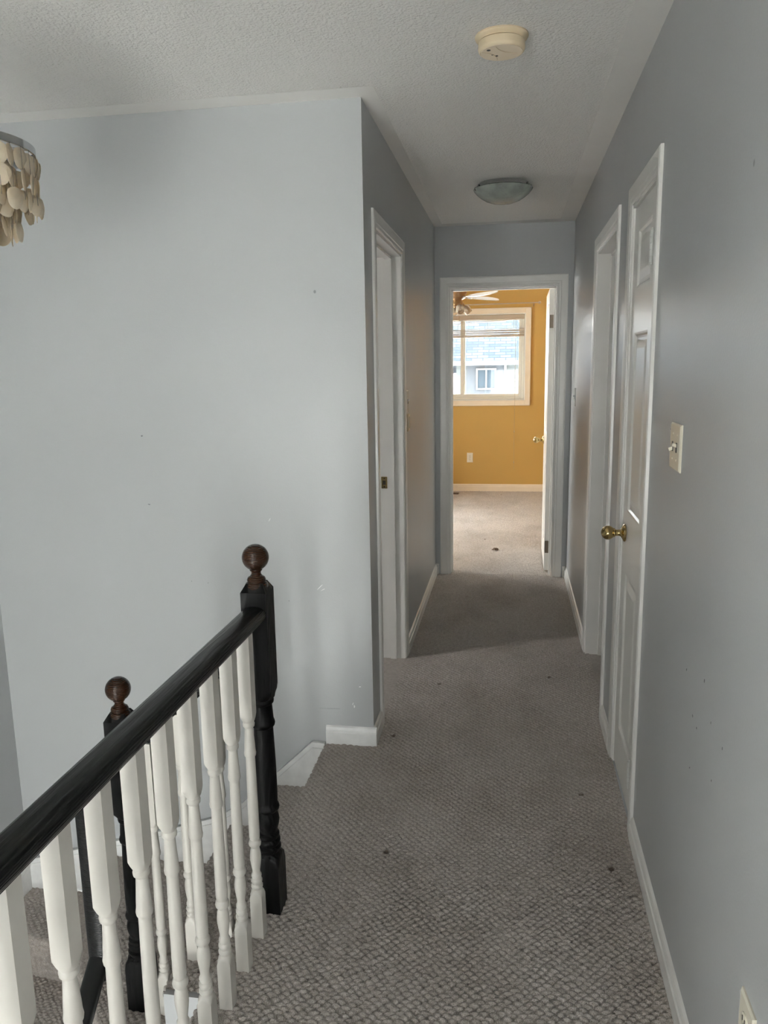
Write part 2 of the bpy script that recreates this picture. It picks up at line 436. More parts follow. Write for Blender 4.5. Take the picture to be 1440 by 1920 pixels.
WB = (-1.28, .158, 1.09, 2.09)           # bedroom window opening
struct_boxes('wall_bedroom_back', [(-2.7, WB[0], YB, YB+.16, -.2, H), (WB[1], 1.35, YB, YB+.16, -.2, H), (WB[0], WB[1], YB, YB+.16, -.2, WB[2]), (WB[0], WB[1], YB, YB+.16, WB[3], H)], M['yellow'], 'yellow bedroom wall around the window')
struct_boxes('wall_bedroom_right', [(1.25, 1.35, YE+.12, YB, -.2, H)], M['yellow'], 'yellow right wall of the bedroom')
W2 = (6.2, 8.3, .45, 1.95)               # unseen second bedroom window, put in its left wall to brighten the floor
struct_boxes('wall_bedroom_left', [(-2.7, -2.6, YE+.12, W2[0], -.2, H), (-2.7, -2.6, W2[1], YB, -.2, H), (-2.7, -2.6, W2[0], W2[1], -.2, W2[2]), (-2.7, -2.6, W2[0], W2[1], W2[3], H)], M['yellow'], 'yellow left wall of the bedroom')
struct_boxes('wall_closet', [(XR+.12, 1.1, 2.3, 2.35, -.2, H), (1.05, 1.1, 2.35, 2.98, -.2, H), (XR+.12, 2.6, 2.98, 3.03, -.2, H), (2.55, 2.6, 3.03, YE, -.2, H)], M['side'])
struct_boxes('wall_side_room', [(-2.6, -2.55, YC+.1, YE, -.2, H)], M['side'])
W4 = (-.58, .25, .15, 1.40)  # unseen window, added to light the ceiling and near right wall
W3 = (-1.62, -.70, -2.5, 1.15)           # unseen foyer window behind the camera, made tall to light the ceiling
struct_boxes('wall_front', [(XW-.12, W3[0], YF-.14, YF, -2.8, H), (W3[1], W4[0], YF-.14, YF, -2.8, H), (W3[0], W3[1], YF-.14, YF, -2.8, W3[2]), (W3[0], W3[1], YF-.14, YF, W3[3], H),
    (W4[0], W4[1], YF-.14, YF, -2.8, W4[2]), (W4[0], W4[1], YF-.14, YF, W4[3], H), (W4[1], XR+.12, YF-.14, YF, -2.8, H)], M['wall'], 'wall behind the camera with the unseen foyer window and an added one')
# fascia below the floor edge and the wall closing the lower hall
struct_boxes('trim_1', [(EDGE+.026, EDGE+.05, YF, YS, -.36, -.03)], M['trim_worn'], 'white fascia under the carpeted floor edge')
struct_boxes('wall_under_stairs', [(EDGE+.035, EDGE+.12, YF, YS-.02, -2.8, -.3)], M['wall'])
lf = MB(); lf.box(XW, EDGE+.05, YF, YC, -2.86, -2.8); struct(lf.build('floor_lower', M['foyer']), 'lower floor at the foot of the stairs')

# ------------------------------------------------------------------ ceiling: smooth margin with popcorn field
cb = MB()
def ceil_field(x0, x1, y0, y1, m=(.09, .09, .09, .09)):
    a0, a1, b0, b1 = x0+m[0], x1-m[1], y0+m[2], y1-m[3]
    def q(xa, xb, ya, yb, mi, z=H):
        if xb > xa and yb > ya: cb.add([(xa, ya, z), (xb, ya, z), (xb, yb, z), (xa, yb, z)], [(0, 3, 2, 1)], False, mi)
    q(a0, a1, b0, b1, 1); q(x0, a0, y0, y1, 0); q(a1, x1, y0, y1, 0); q(a0, a1, y0, b0, 0); q(a0, a1, b1, y1, 0)
ceil_field(XW-.1, XR+.1, YF-.12, YC-.10, (.19, .20, .2, 0))
cb.add([(XW-.1, YC-.10, H), (XL-.1, YC-.10, H), (XL-.1, YC+.05, H), (XW-.1, YC+.05, H)], [(0, 3, 2, 1)], False, 0); ceil_field(XL-.1, XR+.1, YC-.10, YE+.1, (.16, .20, 0, .2))
ceil_field(-2.7, 1.35, YE+.1, YB+.1); ceil_field(XR+.1, 2.6, 2.2, YE+.1); ceil_field(-2.7, XL-.1, YC, YE+.1)
cb.box(-2.8, 2.8, YF-.14, YB+.16, H+.03, H+.2)
struct(cb.build('ceiling', [M['ceil'], M['popcorn']]), 'popcorn textured white ceiling with smooth margins')

# ------------------------------------------------------------------ baseboards
def bb_prof(h=.078, t=.013):
    return [(0, 0), (t, 0), (t, h*.66), (t*.72, h*.72), (t*.72, h*.80), (t*.5, h*.93), (0, h)]
def bb_along_y(b, xw, sgn, y0, y1, z=0, h=.078):
    b.prism([(xw+sgn*p[0], z+p[1]) for p in bb_prof(h)], 'y', y0, y1)
def bb_along_x(b, yw, sgn, x0, x1, z=0, h=.078):
    b.prism([(yw+sgn*p[0], z+p[1]) for p in bb_prof(h)], 'x', x0, x1)
b = MB(); bb_along_y(b, XR, -1, YF, DC[0]-.065); bb_along_y(b, XR, -1, DC[1]+.065, DR[0]-.065); bb_along_y(b, XR, -1, DR[1]+.065, YE-.013)
struct(b.build('baseboard_right', M['trim'], recalc=True), 'white baseboard along the right hall wall')
b = MB(); bb_along_y(b, XL, 1, YC, DL[0]-.065); bb_along_y(b, XL, 1, DL[1]+.065, YE-.013)
struct(b.build('baseboard_left', M['trim'], recalc=True), 'white baseboard along the left hall wall')
b = MB(); bb_along_x(b, YC, -1, -.728, XL+.013); struct(b.build('baseboard_back', M['trim_worn'], recalc=True), 'short scuffed baseboard beside the top step')
b = MB(); bb_along_x(b, YE, -1, XL, DE[0]-.07); bb_along_x(b, YE, -1, DE[1]+.068, XR)
struct(b.build('baseboard_end', M['trim'], recalc=True))
b = MB(); bb_along_x(b, YB, -1, -2.6, 1.25, h=.088); bb_along_y(b, 1.25, -1, YE+.12, YB, h=.088); bb_along_y(b, -2.6, 1, YE+.12, YB, h=.088)
struct(b.build('baseboard_bedroom', M['cream'], recalc=True), 'cream baseboard under the bedroom window')

# stair skirt on the back and left walls
def skirt(name, top, bot, thick, axis, at, sgn, label):
    b = MB()
    poly = top+bot[::-1]
    b.prism(poly, axis, at, at+sgn*thick)
    for dz, w, tt in ((0, .020, .020), (-.026, .007, .016)):
        pts = []
        for (p, q) in zip(top[:-1], top[1:]):
            b.prism([(p[0], p[1]+dz), (q[0], q[1]+dz), (q[0], q[1]+dz-w), (p[0], p[1]+dz-w)], axis, at, at+sgn*tt)
    return struct(b.build(name, M['trim_worn'], recalc=True), label)
skirt('baseboard_stairs', [(-.733, .004), (-.787, .006), (-1.096, -.289), (-1.212, -.366), (-1.523, -.470), (-2.135, -.655)],
      [(-.733, -.25), (-.9, -.45), (-1.2, -.65), (-1.3, -.66), (-1.6, -.7), (-2.135, -.85)], .012, 'y', YC, -1, 'white sloping skirt board on the stairwell wall')
skirt('baseboard_stair_side', [(YC-.01, -.655), (2.35, -.80), (1.93, -.93), (0.6, -2.17)], [(YC-.01, -.86), (2.35, -1.06), (1.93, -1.3), (.6, -2.6)], .012, 'x', XW, 1, None)

# ------------------------------------------------------------------ staircase
R_ = .215; yN = YC-.006; XWs = XW+.006
P0 = (-1.165, 1.93)
def flecks(name, wall, pts, mat, labels=None):
    root = bpy.data.objects[wall]
    for (a, z, sa, sz, rot) in pts:
        n = 7; pl = []
        for k in range(n):
            t = 2*PI*k/n; rr = random.uniform(.5, 1)
            u, v = sa*rr*math.cos(t), sz*rr*math.sin(t); pl.append((a+u*math.cos(rot)-v*math.sin(rot), z+u*math.sin(rot)+v*math.cos(rot)))
        b = MB()
        if wall == 'wall_back': b.prism(pl, 'y', YC-.0007, YC+.0005)
        else: b.prism(pl, 'x', XR-.0007, XR+.0005)
        b.build(name, mat, root, recalc=True)
chip = simple('bare_plaster', (.85, .85, .84), .8); scuffm = simple('grey_scuff', (.20, .20, .21), .7)
flecks('paint_chip', 'wall_back', [(-.609, .164, .004, .009, .1), (-.585, .250, .007, .0025, .2), (-.735, .662, .022, .0016, .8), (-.725, .650, .016, .0012, .5), (-.93, .93, .012, .0011, 1.0), (-.615, .175, .002, .008, -.3)], chip)
flecks('scuff_mark', 'wall_back', [(-1.44, 1.26, .0055, .004, 0), (-1.43, .985, .007, .003, -.3), (-1.27, .67, .002, .002, 0), (-1.20, .665, .003, .0015, .4), (-.70, .15, .06, .0008, .02), (-.865, .60, .004, .002, 0)], scuffm)
flecks('scuff_mark', 'wall_right', [(1.62, .86, .003, .006, 0), (1.78, .82, .002, .004, .3), (1.55, .80, .0015, .005, .2), (1.70, .745, .002, .004, -.3), (1.66, .735, .003, .003, 0), (1.46, .79, .002, .006, .1), (1.52, .69, .002, .004, 0), (1.70, .62, .002, .004, .5), (2.10, 1.345, .003, .002, 0)], scuffm)
stair = thing('staircase', (-1.1, 1.9, -.4), 'beige carpeted winding staircase going down beside the hall railing', 'staircase')
def tread_part(sheets, label=None):
    o = sheets_object('tread', sheets, M['carpet'], stair)
    if label: o['label'] = label
tread_part([sheet(tread_profile(EDGE+.03, -.950, -.2, .2, YS, yN))])
tread_part([sheet(tread_profile(-.92, -1.165, -.4, .2, YS, yN))])
def line_hit(p, ang):
    """from pivot p going up-left until the back or outer wall"""
    d = (-math.cos(ang), math.sin(ang)); t1 = (yN-p[1])/max(d[1], 1e-6); t2 = (XWs-p[0])/d[0] if abs(d[0]) > 1e-6 else 1e9
    t = min(t1, t2); return (p[0]+d[0]*t, p[1]+d[1]*t), d
def wedge(p, a0, a1, z, drop):
    """winder tread between ray a0 (back) and ray a1 (nosing) with a rounded nosing"""
    (e0, d0), (e1, d1) = line_hit(p, a0), line_hit(p, a1)
    sec = []
    steps = 14
    for i in range(steps+1):
        a = a0+(a1-a0)*i/steps; e, _ = line_hit(p, a); sec.append(((p[0], p[1], z), (e[0], e[1], z)))
    # nosing: move perpendicular to the nosing line, outwards (turning direction) and down
    nx, ny = -d1[1]*1.0, -(-d1[0])*1.0
    nx, ny = -math.sin(a1), -math.cos(a1)
    r = .016
    for i in range(1, 7):
        t = PI/2*i/6; o = r*math.sin(t); dz = -r+r*math.cos(t)
        sec.append(((p[0]+nx*o, p[1]+ny*o, z+dz), (e1[0]+nx*o, e1[1]+ny*o, z+dz)))
    for o, dz in ((r, -.03), (0, -.042), (0, -drop)):
        sec.append(((p[0]+nx*o, p[1]+ny*o, z+dz), (e1[0]+nx*o, e1[1]+ny*o, z+dz)))
    # corner of the room if the fan passes it
    return sheet(sec[::-1], .004)
tread_part([wedge(P0, PI/2-.02, math.radians(61), -.6, .2)])
def roll(p, q, z, drop):
    d = Vector((q[0]-p[0], q[1]-p[1])).normalized(); n = Vector((-d.y, d.x))
    if n.y > 0: n = -n
    r = .016; prof = [(0, 0)]+[(r*math.sin(PI/2*i/6), -r+r*math.cos(PI/2*i/6)) for i in range(1, 7)]+[(r, -.03), (0, -.042), (0, -drop)]
    return sheet([((p[0]+n.x*o, p[1]+n.y*o, z+dz), (q[0]+n.x*o, q[1]+n.y*o, z+dz)) for o, dz in prof[::-1]], .005)
K1, K2 = (-1.74, 2.585), (XWs, 2.635)
ce = line_hit(P0, math.radians(64))[0]
tread_part([sheet([((*K2, -.8), (XWs, yN, -.8)), ((*K1, -.8), (ce[0]-.02, yN, -.8)), ((P0[0], P0[1], -.8), (P0[0]-.05, P0[1]+.1, -.8))], .004),
            roll(P0, K1, -.8, .2), roll(K1, K2, -.8, .2)])
XI = -1.03
def straight(y_back, y_nose, z, drop=.2, res=.004, fl=False):
    pts = [(y_back, z)]+[(y_nose+.016-.016*math.sin(PI/2*i/6), z-.016+.016*math.cos(PI/2*i/6)) for i in range(7)]+[(y_nose, z-.03), (y_nose+.016, z-.042), (y_nose+.016, z-drop)]
    return sheet([((XI, yy, zz), (XW+.006, yy, zz)) for yy, zz in pts[::-1]], res, fl)
pz = -1.0
poly_y = [1.76, 1.545, 1.33, 1.115, .90, .685, .47]
tread_part([sheet([((XI, 1.75, -1.0), (XI, 2.0, -1.0)), ((P0[0], 1.75, -1.0), (P0[0], 1.95, -1.0)), ((K1[0], 1.75, -1.0), (K1[0], K1[1]+.03, -1.0)), ((XWs, 1.75, -1.0), (XWs, 2.68, -1.0))][::-1], .004), straight(1.80, poly_y[0], -1.0)])
for i in range(1, 7): tread_part([straight(poly_y[i-1]+.03, poly_y[i], -1.0-.2*i, .2, .0045 if i < 4 else .03, i >= 4)])
# closed underside of the flights and the white string on the open side
st = MB()
st.box(-.93, EDGE+.03, YS+.012, yN, -.62, -.235); st.box(-1.15, -.93, YS+.012, yN, -.8, -.435)
st.build('stair_carcass', M['trim_worn'], stair)['label'] = 'white painted carcass under the upper steps'
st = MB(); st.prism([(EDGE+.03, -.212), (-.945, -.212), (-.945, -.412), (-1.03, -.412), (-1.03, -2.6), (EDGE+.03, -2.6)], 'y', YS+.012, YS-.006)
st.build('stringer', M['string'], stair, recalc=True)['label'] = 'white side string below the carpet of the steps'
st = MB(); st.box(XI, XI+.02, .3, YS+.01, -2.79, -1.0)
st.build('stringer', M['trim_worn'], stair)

# ------------------------------------------------------------------ railings
def bal_prof(top):
    R = .0203
    return [(.030, 0), (.030, .1195), (.028, .121), (.0240, .131), (.0205, .136), (.0150, .142), (.0190, .148), (.0192, .153), (.0150, .158), (.0182, .164), (.0182, .169), (.0142, .174),
            (.0165, .180), (.0165, .184), (.0130, .189), (.0125, .196), (.0150, .210), (.0178, .228), (.0182, .240), (.0165, .253), (.0140, .262), (.0138, .266),
            (.0190, .271), (.0205, .277), (.0190, .283), (.0150, .288), (.0168, .294), (.0172, .310), (.0168, .38), (.0158, .46), (.0148, .518), (.0146, .524),
            (.0178, .528), (.0192, .535), (.0178, .542), (.0172, .548), (.0170, .556), (.0150, .580), (.0136, .600), (.0135, .606), (.0180, .610), (.0190, .616), (.0170, .622),
            (.0205, .627), (.0235, .632), (.0280, .641), (.030, .6425), (.030, top)]
def newel_prof():
    return [(.055, 0), (.055, .1385), (.055, .140), (.046, .160), (.036, .172), (.0285, .180), (.0330, .187), (.0335, .194), (.0285, .200), (.0320, .208), (.0320, .215), (.0275, .221), (.0300, .228), (.0300, .233),
            (.0250, .239), (.0255, .246), (.0300, .262), (.0318, .275), (.0300, .288), (.0262, .298), (.0262, .302), (.0325, .308), (.0335, .314), (.0320, .320), (.0285, .326), (.0295, .335),
            (.0300, .36), (.0290, .45), (.0268, .53), (.0262, .548), (.0262, .552), (.0310, .558), (.0322, .564), (.0310, .570), (.0285, .576), (.0272, .60), (.0262, .616), (.0262, .619),
            (.0305, .624), (.0315, .630), (.0300, .636), (.0345, .641), (.046, .655), (.055, .668), (.055, .6695), (.055, .9395), (.055, .940)]
def make_newel(root, x, y, z, zsc=1.0):
    T = Matrix.Translation((x, y, z))
    b = MB(); b.lathe(newel_prof(), 48, T, clip=.0345)
    # splayed top of the square block
    hs = .0345
    b.add([(sx*hs, sy*hs, .94) for sx, sy in ((-1,-1),(1,-1),(1,1),(-1,1))]+[(sx*.022, sy*.022, .962) for sx, sy in ((-1,-1),(1,-1),(1,1),(-1,1))],
          [(0,1,5,4),(1,2,6,5),(2,3,7,6),(3,0,4,7),(4,5,6,7)], False, 0, T)
    nw = b.build('newel_post', M['newel'], root)
    f = MB(); f.lathe([(.030, .945), (.0305, .955), (.028, .960), (.0235, .963), (.0250, .969), (.0225, .975), (.0165, .979), (.0128, .984), (.0125, .990), (.0165, .994), (.0170, .998)]
            + [(.0355*math.sin(a), 1.0285-.0355*math.cos(a)) for a in [.55+i*(PI-.56)/16 for i in range(17)]], 36, T)
    fo = f.build('finial', M['knobwood'], nw); fo['label'] = 'brown ball finial'
    return nw
def make_baluster(root, x, y, z, top):
    b = MB(); b.lathe([(q_*.82, h_) for q_, h_ in bal_prof(top)], 32, Matrix.Translation((x, y, z)), clip=.0163)
    return b.build('baluster', M['baluster'], root)
RAILP = [(-.017, 0), (-.017, .007), (-.026, .011), (-.0315, .018), (-.0325, .026), (-.0305, .034), (-.0245, .041), (-.014, .0455), (0, .047),
         (.014, .0455), (.0245, .041), (.0305, .034), (.0325, .026), (.0315, .018), (.026, .011), (.017, .007), (.017, 0)]
RAILP = RAILP[::-1]
XN, YN = -.657, 1.912
rail1 = thing('stair_railing', (XN, YN, 0), 'black handrail with white balusters along the hall floor edge, ball topped post at its end', 'railing')
make_newel(rail1, XN, YN, 0)
RZ = .857
b = MB(); b.sweep(RAILP, [((XN, y, RZ), (1, 0, 0), (0, 0, 1)) for y in (YN-.0345, 1.2, .4, -.4, -1.2, YF+.02)])
b.build('handrail', M['rail'], rail1, recalc=True)
y = 1.797
while y > YF+.1: make_baluster(rail1, XN, y, 0, RZ+.004); y -= .1205

X2, Y2, Z2 = -1.090, 1.936, -.4
rail2 = thing('stair_railing', (X2, Y2, Z2), 'lower black railing going down with the stairs behind the hall railing', 'railing')
make_newel(rail2, X2, Y2, Z2)
sl_ = .33/.355
a0, a1 = (XN-.0345, .765), (X2+.0345, .765-sl_*(XN-.0345-X2-.0345))
dx, dz = a1[0]-a0[0], a1[1]-a0[1]; ln = math.hypot(dx, dz); upv = (-dz/ln*-1, 0, 0)
b = MB(); b.sweep(RAILP, [((a0[0], Y2-.01, a0[1]), (0, 1, 0), (0, 0, 1)), ((a1[0], Y2-.01, a1[1]), (0, 1, 0), (0, 0, 1))]); b.build('handrail', M['rail'], rail2, recalc=True)
for bx, bz in ((-.795, -.2), (-.905, -.2), (-1.005, -.4)):
    zt = a0[1]-sl_*(a0[0]-bx)
    pb = bal_prof(zt-bz+.01)
    make_baluster(rail2, bx, Y2-.02, bz, zt-bz+.01)
# gooseneck: level off the post, straight down, then down with the lower flight
gy = 1.735; g = MB()
RW = [(-.0275, -.02), (-.0275, .02), (-.022, .027), (.022, .027), (.0275, .02), (.0275, -.02), (.022, -.027), (-.022, -.027)]
path = [((X2, Y2-.03, .475), (0, 0, 1)), ((X2, gy+.035, .475), (0, 0, 1)), ((X2, gy+.01, .468), (0, -.4, .92)), ((X2, gy-.005, .45), (0, -.8, .6)), ((X2, gy-.005, .42), (0, -1, 0)), ((X2, gy-.005, -.12), (0, -1, 0))]
g.sweep(RAILP, [((p[0], p[1]-u[1]*.023, p[2]-u[2]*.023), (1, 0, 0), u) for p, u in path])
g.build('gooseneck', M['rail'], rail2, recalc=True)['label'] = 'vertical drop of the black rail'
sr = MB(); q = .2/.215; cs, sn = 1/math.hypot(1, q), q/math.hypot(1, q)
RAILW = [(a*.86, b) for a, b in RAILP]
sr.sweep(RAILW, [((X2, yy, -.082-q*(gy-yy)), (1, 0, 0), (0, -sn, cs)) for yy in (gy+.012, 1.2, .6)])
sr.build('handrail', M['black'], rail2, recalc=True)
for i, yy in enumerate((1.60, 1.49, 1.385, 1.275, 1.17, 1.06, .955, .845)):
    n = next(k for k, v in enumerate(poly_y) if yy > v-.02) if yy > poly_y[-1] else 6
    zb = -1.0-.2*n; zt = -.074-q*(gy-yy); make_baluster(rail2, X2, yy, zb, zt-zb)

# ------------------------------------------------------------------ door casings and jambs
def casing_prof():     # (across from the opening outwards, thickness)
    return [(0, 0), (0, .0055), (.006, .008), (.018, .008), (.022, .0098), (.050, .0118), (.058, .0118), (.064, .009), (.065, 0)]
def frame_x(name, xw, sgn, y0, y1, hz, depth, stop_side, label):
    """opening in a wall whose visible face is x = xw; sgn points to the viewer's side"""
    b = MB(); w = .065
    pr = casing_prof()
    # jamb boards lining the opening
    x0, x1 = xw+sgn*.002, xw-sgn*(depth+.002)
    b.box(x0, x1, y0-.001, y0+.017, 0, hz); b.box(x0, x1, y1-.017, y1+.001, 0, hz); b.box(x0, x1, y0+.017, y1-.017, hz-.017, hz)
    # stops
    s0, s1 = xw-sgn*stop_side, xw-sgn*(stop_side+.032)
    b.box(s0, s1, y0+.017, y0+.028, 0, hz-.017); b.box(s0, s1, y1-.028, y1-.017, 0, hz-.017); b.box(s0, s1, y0+.017, y1-.017, hz-.028, hz-.017)
    j = b
    for ya, d in ((y0+.005, -1), (y1-.005, 1)):
        # mitred legs
        v = []; n = len(pr)
        for t, th in pr: v.append((xw+sgn*th, ya+d*t, -.004))
        for t, th in pr: v.append((xw+sgn*th, ya+d*t, hz-.005+t))
        f = [tuple(range(n)), tuple(range(n, 2*n))[::-1]]+[(i, i+1, n+i+1, n+i) for i in range(n-1)]+[(n-1, 0, n, 2*n-1)]
        j.add(v, f)
    v = []
    for t, th in pr: v.append((xw+sgn*th, y0+.005-t, hz-.005+t))
    for t, th in pr: v.append((xw+sgn*th, y1-.005+t, hz-.005+t))
    n = len(pr); j.add(v, [tuple(range(n)), tuple(range(n, 2*n))[::-1]]+[(i, i+1, n+i+1, n+i) for i in range(n-1)]+[(n-1, 0, n, 2*n-1)])
    return struct(j.build(name, M['trim'], recalc=True), label)
t2 = frame_x('trim_2', XL, 1, DL[0], DL[1], HD, .12, .044, 'white casing of the left doorway')
t3 = frame_x('trim_3', XR, -1, DC[0], DC[1], HD, .12, .045, 'white casing around the closet door')
t4 = frame_x('trim_4', XR, -1, DR[0], DR[1], HD, .12, .062, 'white casing of the open right doorway')
# casing at the hall end (faces -y) built by turning the same section
def frame_y(name, yw, sgn, x0, x1, hz, depth, stop_side, label):
    b = MB(); pr = casing_prof(); n = len(pr)
    y0_, y1_ = yw+sgn*.002, yw-sgn*(depth+.002)
    b.box(x0-.001, x0+.017, y0_, y1_, 0, hz); b.box(x1-.017, x1+.001, y0_, y1_, 0, hz); b.box(x0+.017, x1-.017, y0_, y1_, hz-.017, hz)
    s0, s1 = yw-sgn*stop_side, yw-sgn*(stop_side+.032)
    b.box(x0+.017, x0+.028, s0, s1, 0, hz-.017); b.box(x1-.028, x1-.017, s0, s1, 0, hz-.017); b.box(x0+.017, x1-.017, s0, s1, hz-.028, hz-.017)
    F = [tuple(range(n)), tuple(range(n, 2*n))[::-1]]+[(i, i+1, n+i+1, n+i) for i in range(n-1)]+[(n-1, 0, n, 2*n-1)]
    for xa, d in ((x0+.005, -1), (x1-.005, 1)):
        b.add([(xa+d*t, yw+sgn*th, -.004) for t, th in pr]+[(xa+d*t, yw+sgn*th, hz-.005+t) for t, th in pr], F)
    b.add([(x0+.005-t, yw+sgn*th, hz-.005+t) for t, th in pr]+[(x1-.005+t, yw+sgn*th, hz-.005+t) for t, th in pr], F)
    return struct(b.build(name, M['trim'], recalc=True), label)
t5 = frame_y('trim_5', YE, -1, DE[0], DE[1], HD, .12, .05, 'white casing of the bedroom doorway')
# strike plate on the far jamb of the left doorway
sp = thing('strike_plate', (-.628, DL[1]-.0175, .935), 'small brass strike plate on the jamb of the left doorway', 'strike plate')
b = MB(); b.box(-.643, -.613, DL[1]-.0192, DL[1]-.0168, .905, .965, .0006); b.build('plate', M['brass'], sp)
b = MB(); b.box(-.635, -.621, DL[1]-.0200, DL[1]-.019, .924, .946); o = b.build('slot', M['dark_slot'], sp)
for zz in (.914, .956):
    b = MB(); b.lathe([(.0035, 0), (.0035, .001), (.001, .0016)], 12, Matrix.Translation((-.628, DL[1]-.0192, zz)) @ Matrix.Rotation(PI/2, 4, 'X')); b.build('screw', M['dark_slot'], sp)

# ------------------------------------------------------------------ panelled doors
def door_slab(name, W, Ht, T, panels, mat, parent, Tm):
    """slab in local coords: width along +X, thickness 0..-T in Y (front at 0 facing +Y), panels = (x0,x1,z0,z1)"""
    b = MB()
    xs = sorted({0, W} | {p[0] for p in panels} | {p[1] for p in panels}); zs = sorted({0, Ht} | {p[2] for p in panels} | {p[3] for p in panels})
    for side in (0, 1):
        yf = 0 if side == 0 else -T; s = 1 if side == 0 else -1
        def quad(a, bq, c, d):
            q = [a, bq, c, d]
            b.add(q, [(0, 1, 2, 3) if side else (3, 2, 1, 0)], False, 0, Tm)
        for i in range(len(xs)-1):
            for k in range(len(zs)-1):
                cx, cz = (xs[i]+xs[i+1])/2, (zs[k]+zs[k+1])/2
                if any(p[0] < cx < p[1] and p[2] < cz < p[3] for p in panels): continue
                quad((xs[i], yf, zs[k]), (xs[i+1], yf, zs[k]), (xs[i+1], yf, zs[k+1]), (xs[i], yf, zs[k+1]))
        for (x0, x1, z0, z1) in panels:
            rings = [(0, 0), (.006, .0015), (.012, .007), (.018, .0085), (.026, .0085), (.048, .003), (.052, .0022)]
            for (i0, d0), (i1, d1) in zip(rings[:-1], rings[1:]):
                o = [(x0+i0, yf-s*d0, z0+i0), (x1-i0, yf-s*d0, z0+i0), (x1-i0, yf-s*d0, z1-i0), (x0+i0, yf-s*d0, z1-i0)]
                n = [(x0+i1, yf-s*d1, z0+i1), (x1-i1, yf-s*d1, z0+i1), (x1-i1, yf-s*d1, z1-i1), (x0+i1, yf-s*d1, z1-i1)]
                for k in range(4): quad(o[k], o[(k+1) % 4], n[(k+1) % 4], n[k])
            i1, d1 = rings[-1]; quad((x0+i1, yf-s*d1, z0+i1), (x1-i1, yf-s*d1, z0+i1), (x1-i1, yf-s*d1, z1-i1), (x0+i1, yf-s*d1, z1-i1))
    b.add([(0,0,0),(W,0,0),(W,-T,0),(0,-T,0),(0,0,Ht),(W,0,Ht),(W,-T,Ht),(0,-T,Ht)], [(0,1,2,3),(7,6,5,4),(0,3,7,4),(2,1,5,6)], False, 0, Tm)
    return b.build(name, mat, parent, recalc=False)
def knob(parent, p, d, mat=None):
    """brass knob at point p on a door face, sticking out along d"""
    q = Vector(d).to_track_quat('Z', 'Y').to_matrix().to_4x4(); T = Matrix.Translation(p) @ q
    b = MB(); b.lathe([(.031, 0), (.0325, .003), (.030, .007), (.021, .011), (.014, .0155), (.0115, .020), (.011, .030), (.012, .034), (.0165, .037)]+
                      [(.0255*math.sin(a), .060-.0245*math.cos(a)) for a in [.72+i*(PI-.73)/14 for i in range(15)]], 32, T)
    o = b.build('door_knob', M['brass'], parent); o['label'] = 'round brass knob'; return o
doorm = simple('white_door_paint', (.76, .75, .72), .3, vary=.02)
m = doorm.node_tree; bb_ = m.nodes['Principled BSDF']
bump(m, bb_, noise(m, coords(m, (60, 60, 2.2)), 4, 4, .7), .16, .0012)
# closet door: hinges near the camera, knob at the far edge
d1 = thing('door_1', (XR+.002, DC[0]+.0185, .0), None, None); struct(d1, 'closed white three panel closet door in the right wall')
Wd = DC[1]-DC[0]-.042; y0 = DC[0]+.021
Tm = Matrix.Translation((XR+.004, y0, .012)) @ Matrix.Rotation(PI/2, 4, 'Z')
pan = [(.082, Wd-.082, 1.745, 1.935), (.082, Wd-.082, .985, 1.600), (.082, Wd-.082, .165, .765)]
door_slab('door_leaf', Wd, HD-.034, .035, pan, doorm, d1, Tm)
knob(d1, (XR+.004, DC[1]-.021-.062, .915), (-1, 0, 0))
for zz in (.18, 1.845):
    b = MB(); hy = y0-.002
    for k in range(5): b.lathe([(.0062, 0), (.0062, .0172)], 14, Matrix.Translation((XR-.0075, hy, zz-.045+k*.018)))
    b.lathe([(.0035, -.052), (.0035, .052)], 10, Matrix.Translation((XR-.0075, hy, zz)))
    b.build('door_hinge', M['hinge'], d1)
# bedroom door swung into the bedroom against the right
ang = math.radians(89.3)
d2 = thing('door_2', (DE[1]-.020, YE+.125, 0)); struct(d2, 'white six panel bedroom door swung open to the right')
W2d = DE[1]-DE[0]-.042
pn = []
for xa, xb in ((.095, .095+.225), (W2d-.095-.225, W2d-.095)):
    pn += [(xa, xb, 1.745, 1.935), (xa, xb, .985, 1.62), (xa, xb, .165, .765)]
Td = Matrix.Translation((DE[1]-.0205, YE+.128, .014)) @ Matrix.Rotation(ang, 4, 'Z')
door_slab('door_leaf', W2d, HD-.036, .035, pn, doorm, d2, Td @ Matrix.Translation((0, .035, 0)))
kp = Td @ Vector((W2d-.06, .035, .90)); kd = Td.to_3x3() @ Vector((0, 1, 0)); knob(d2, kp, kd)
kp = Td @ Vector((W2d-.06, 0, .90)); knob(d2, kp, -kd)
for zz in (.19, 1.80):
    b = MB()
    b.lathe([(.0075, -.05), (.0075, .05)], 12, Matrix.Translation((DE[1]-.018, YE+.128, zz)))
    b.box(DE[1]-.052, DE[1]-.02, YE+.1245, YE+.1275, zz-.045, zz+.045); b.build('door_hinge', M['dark_hinge'], d2)

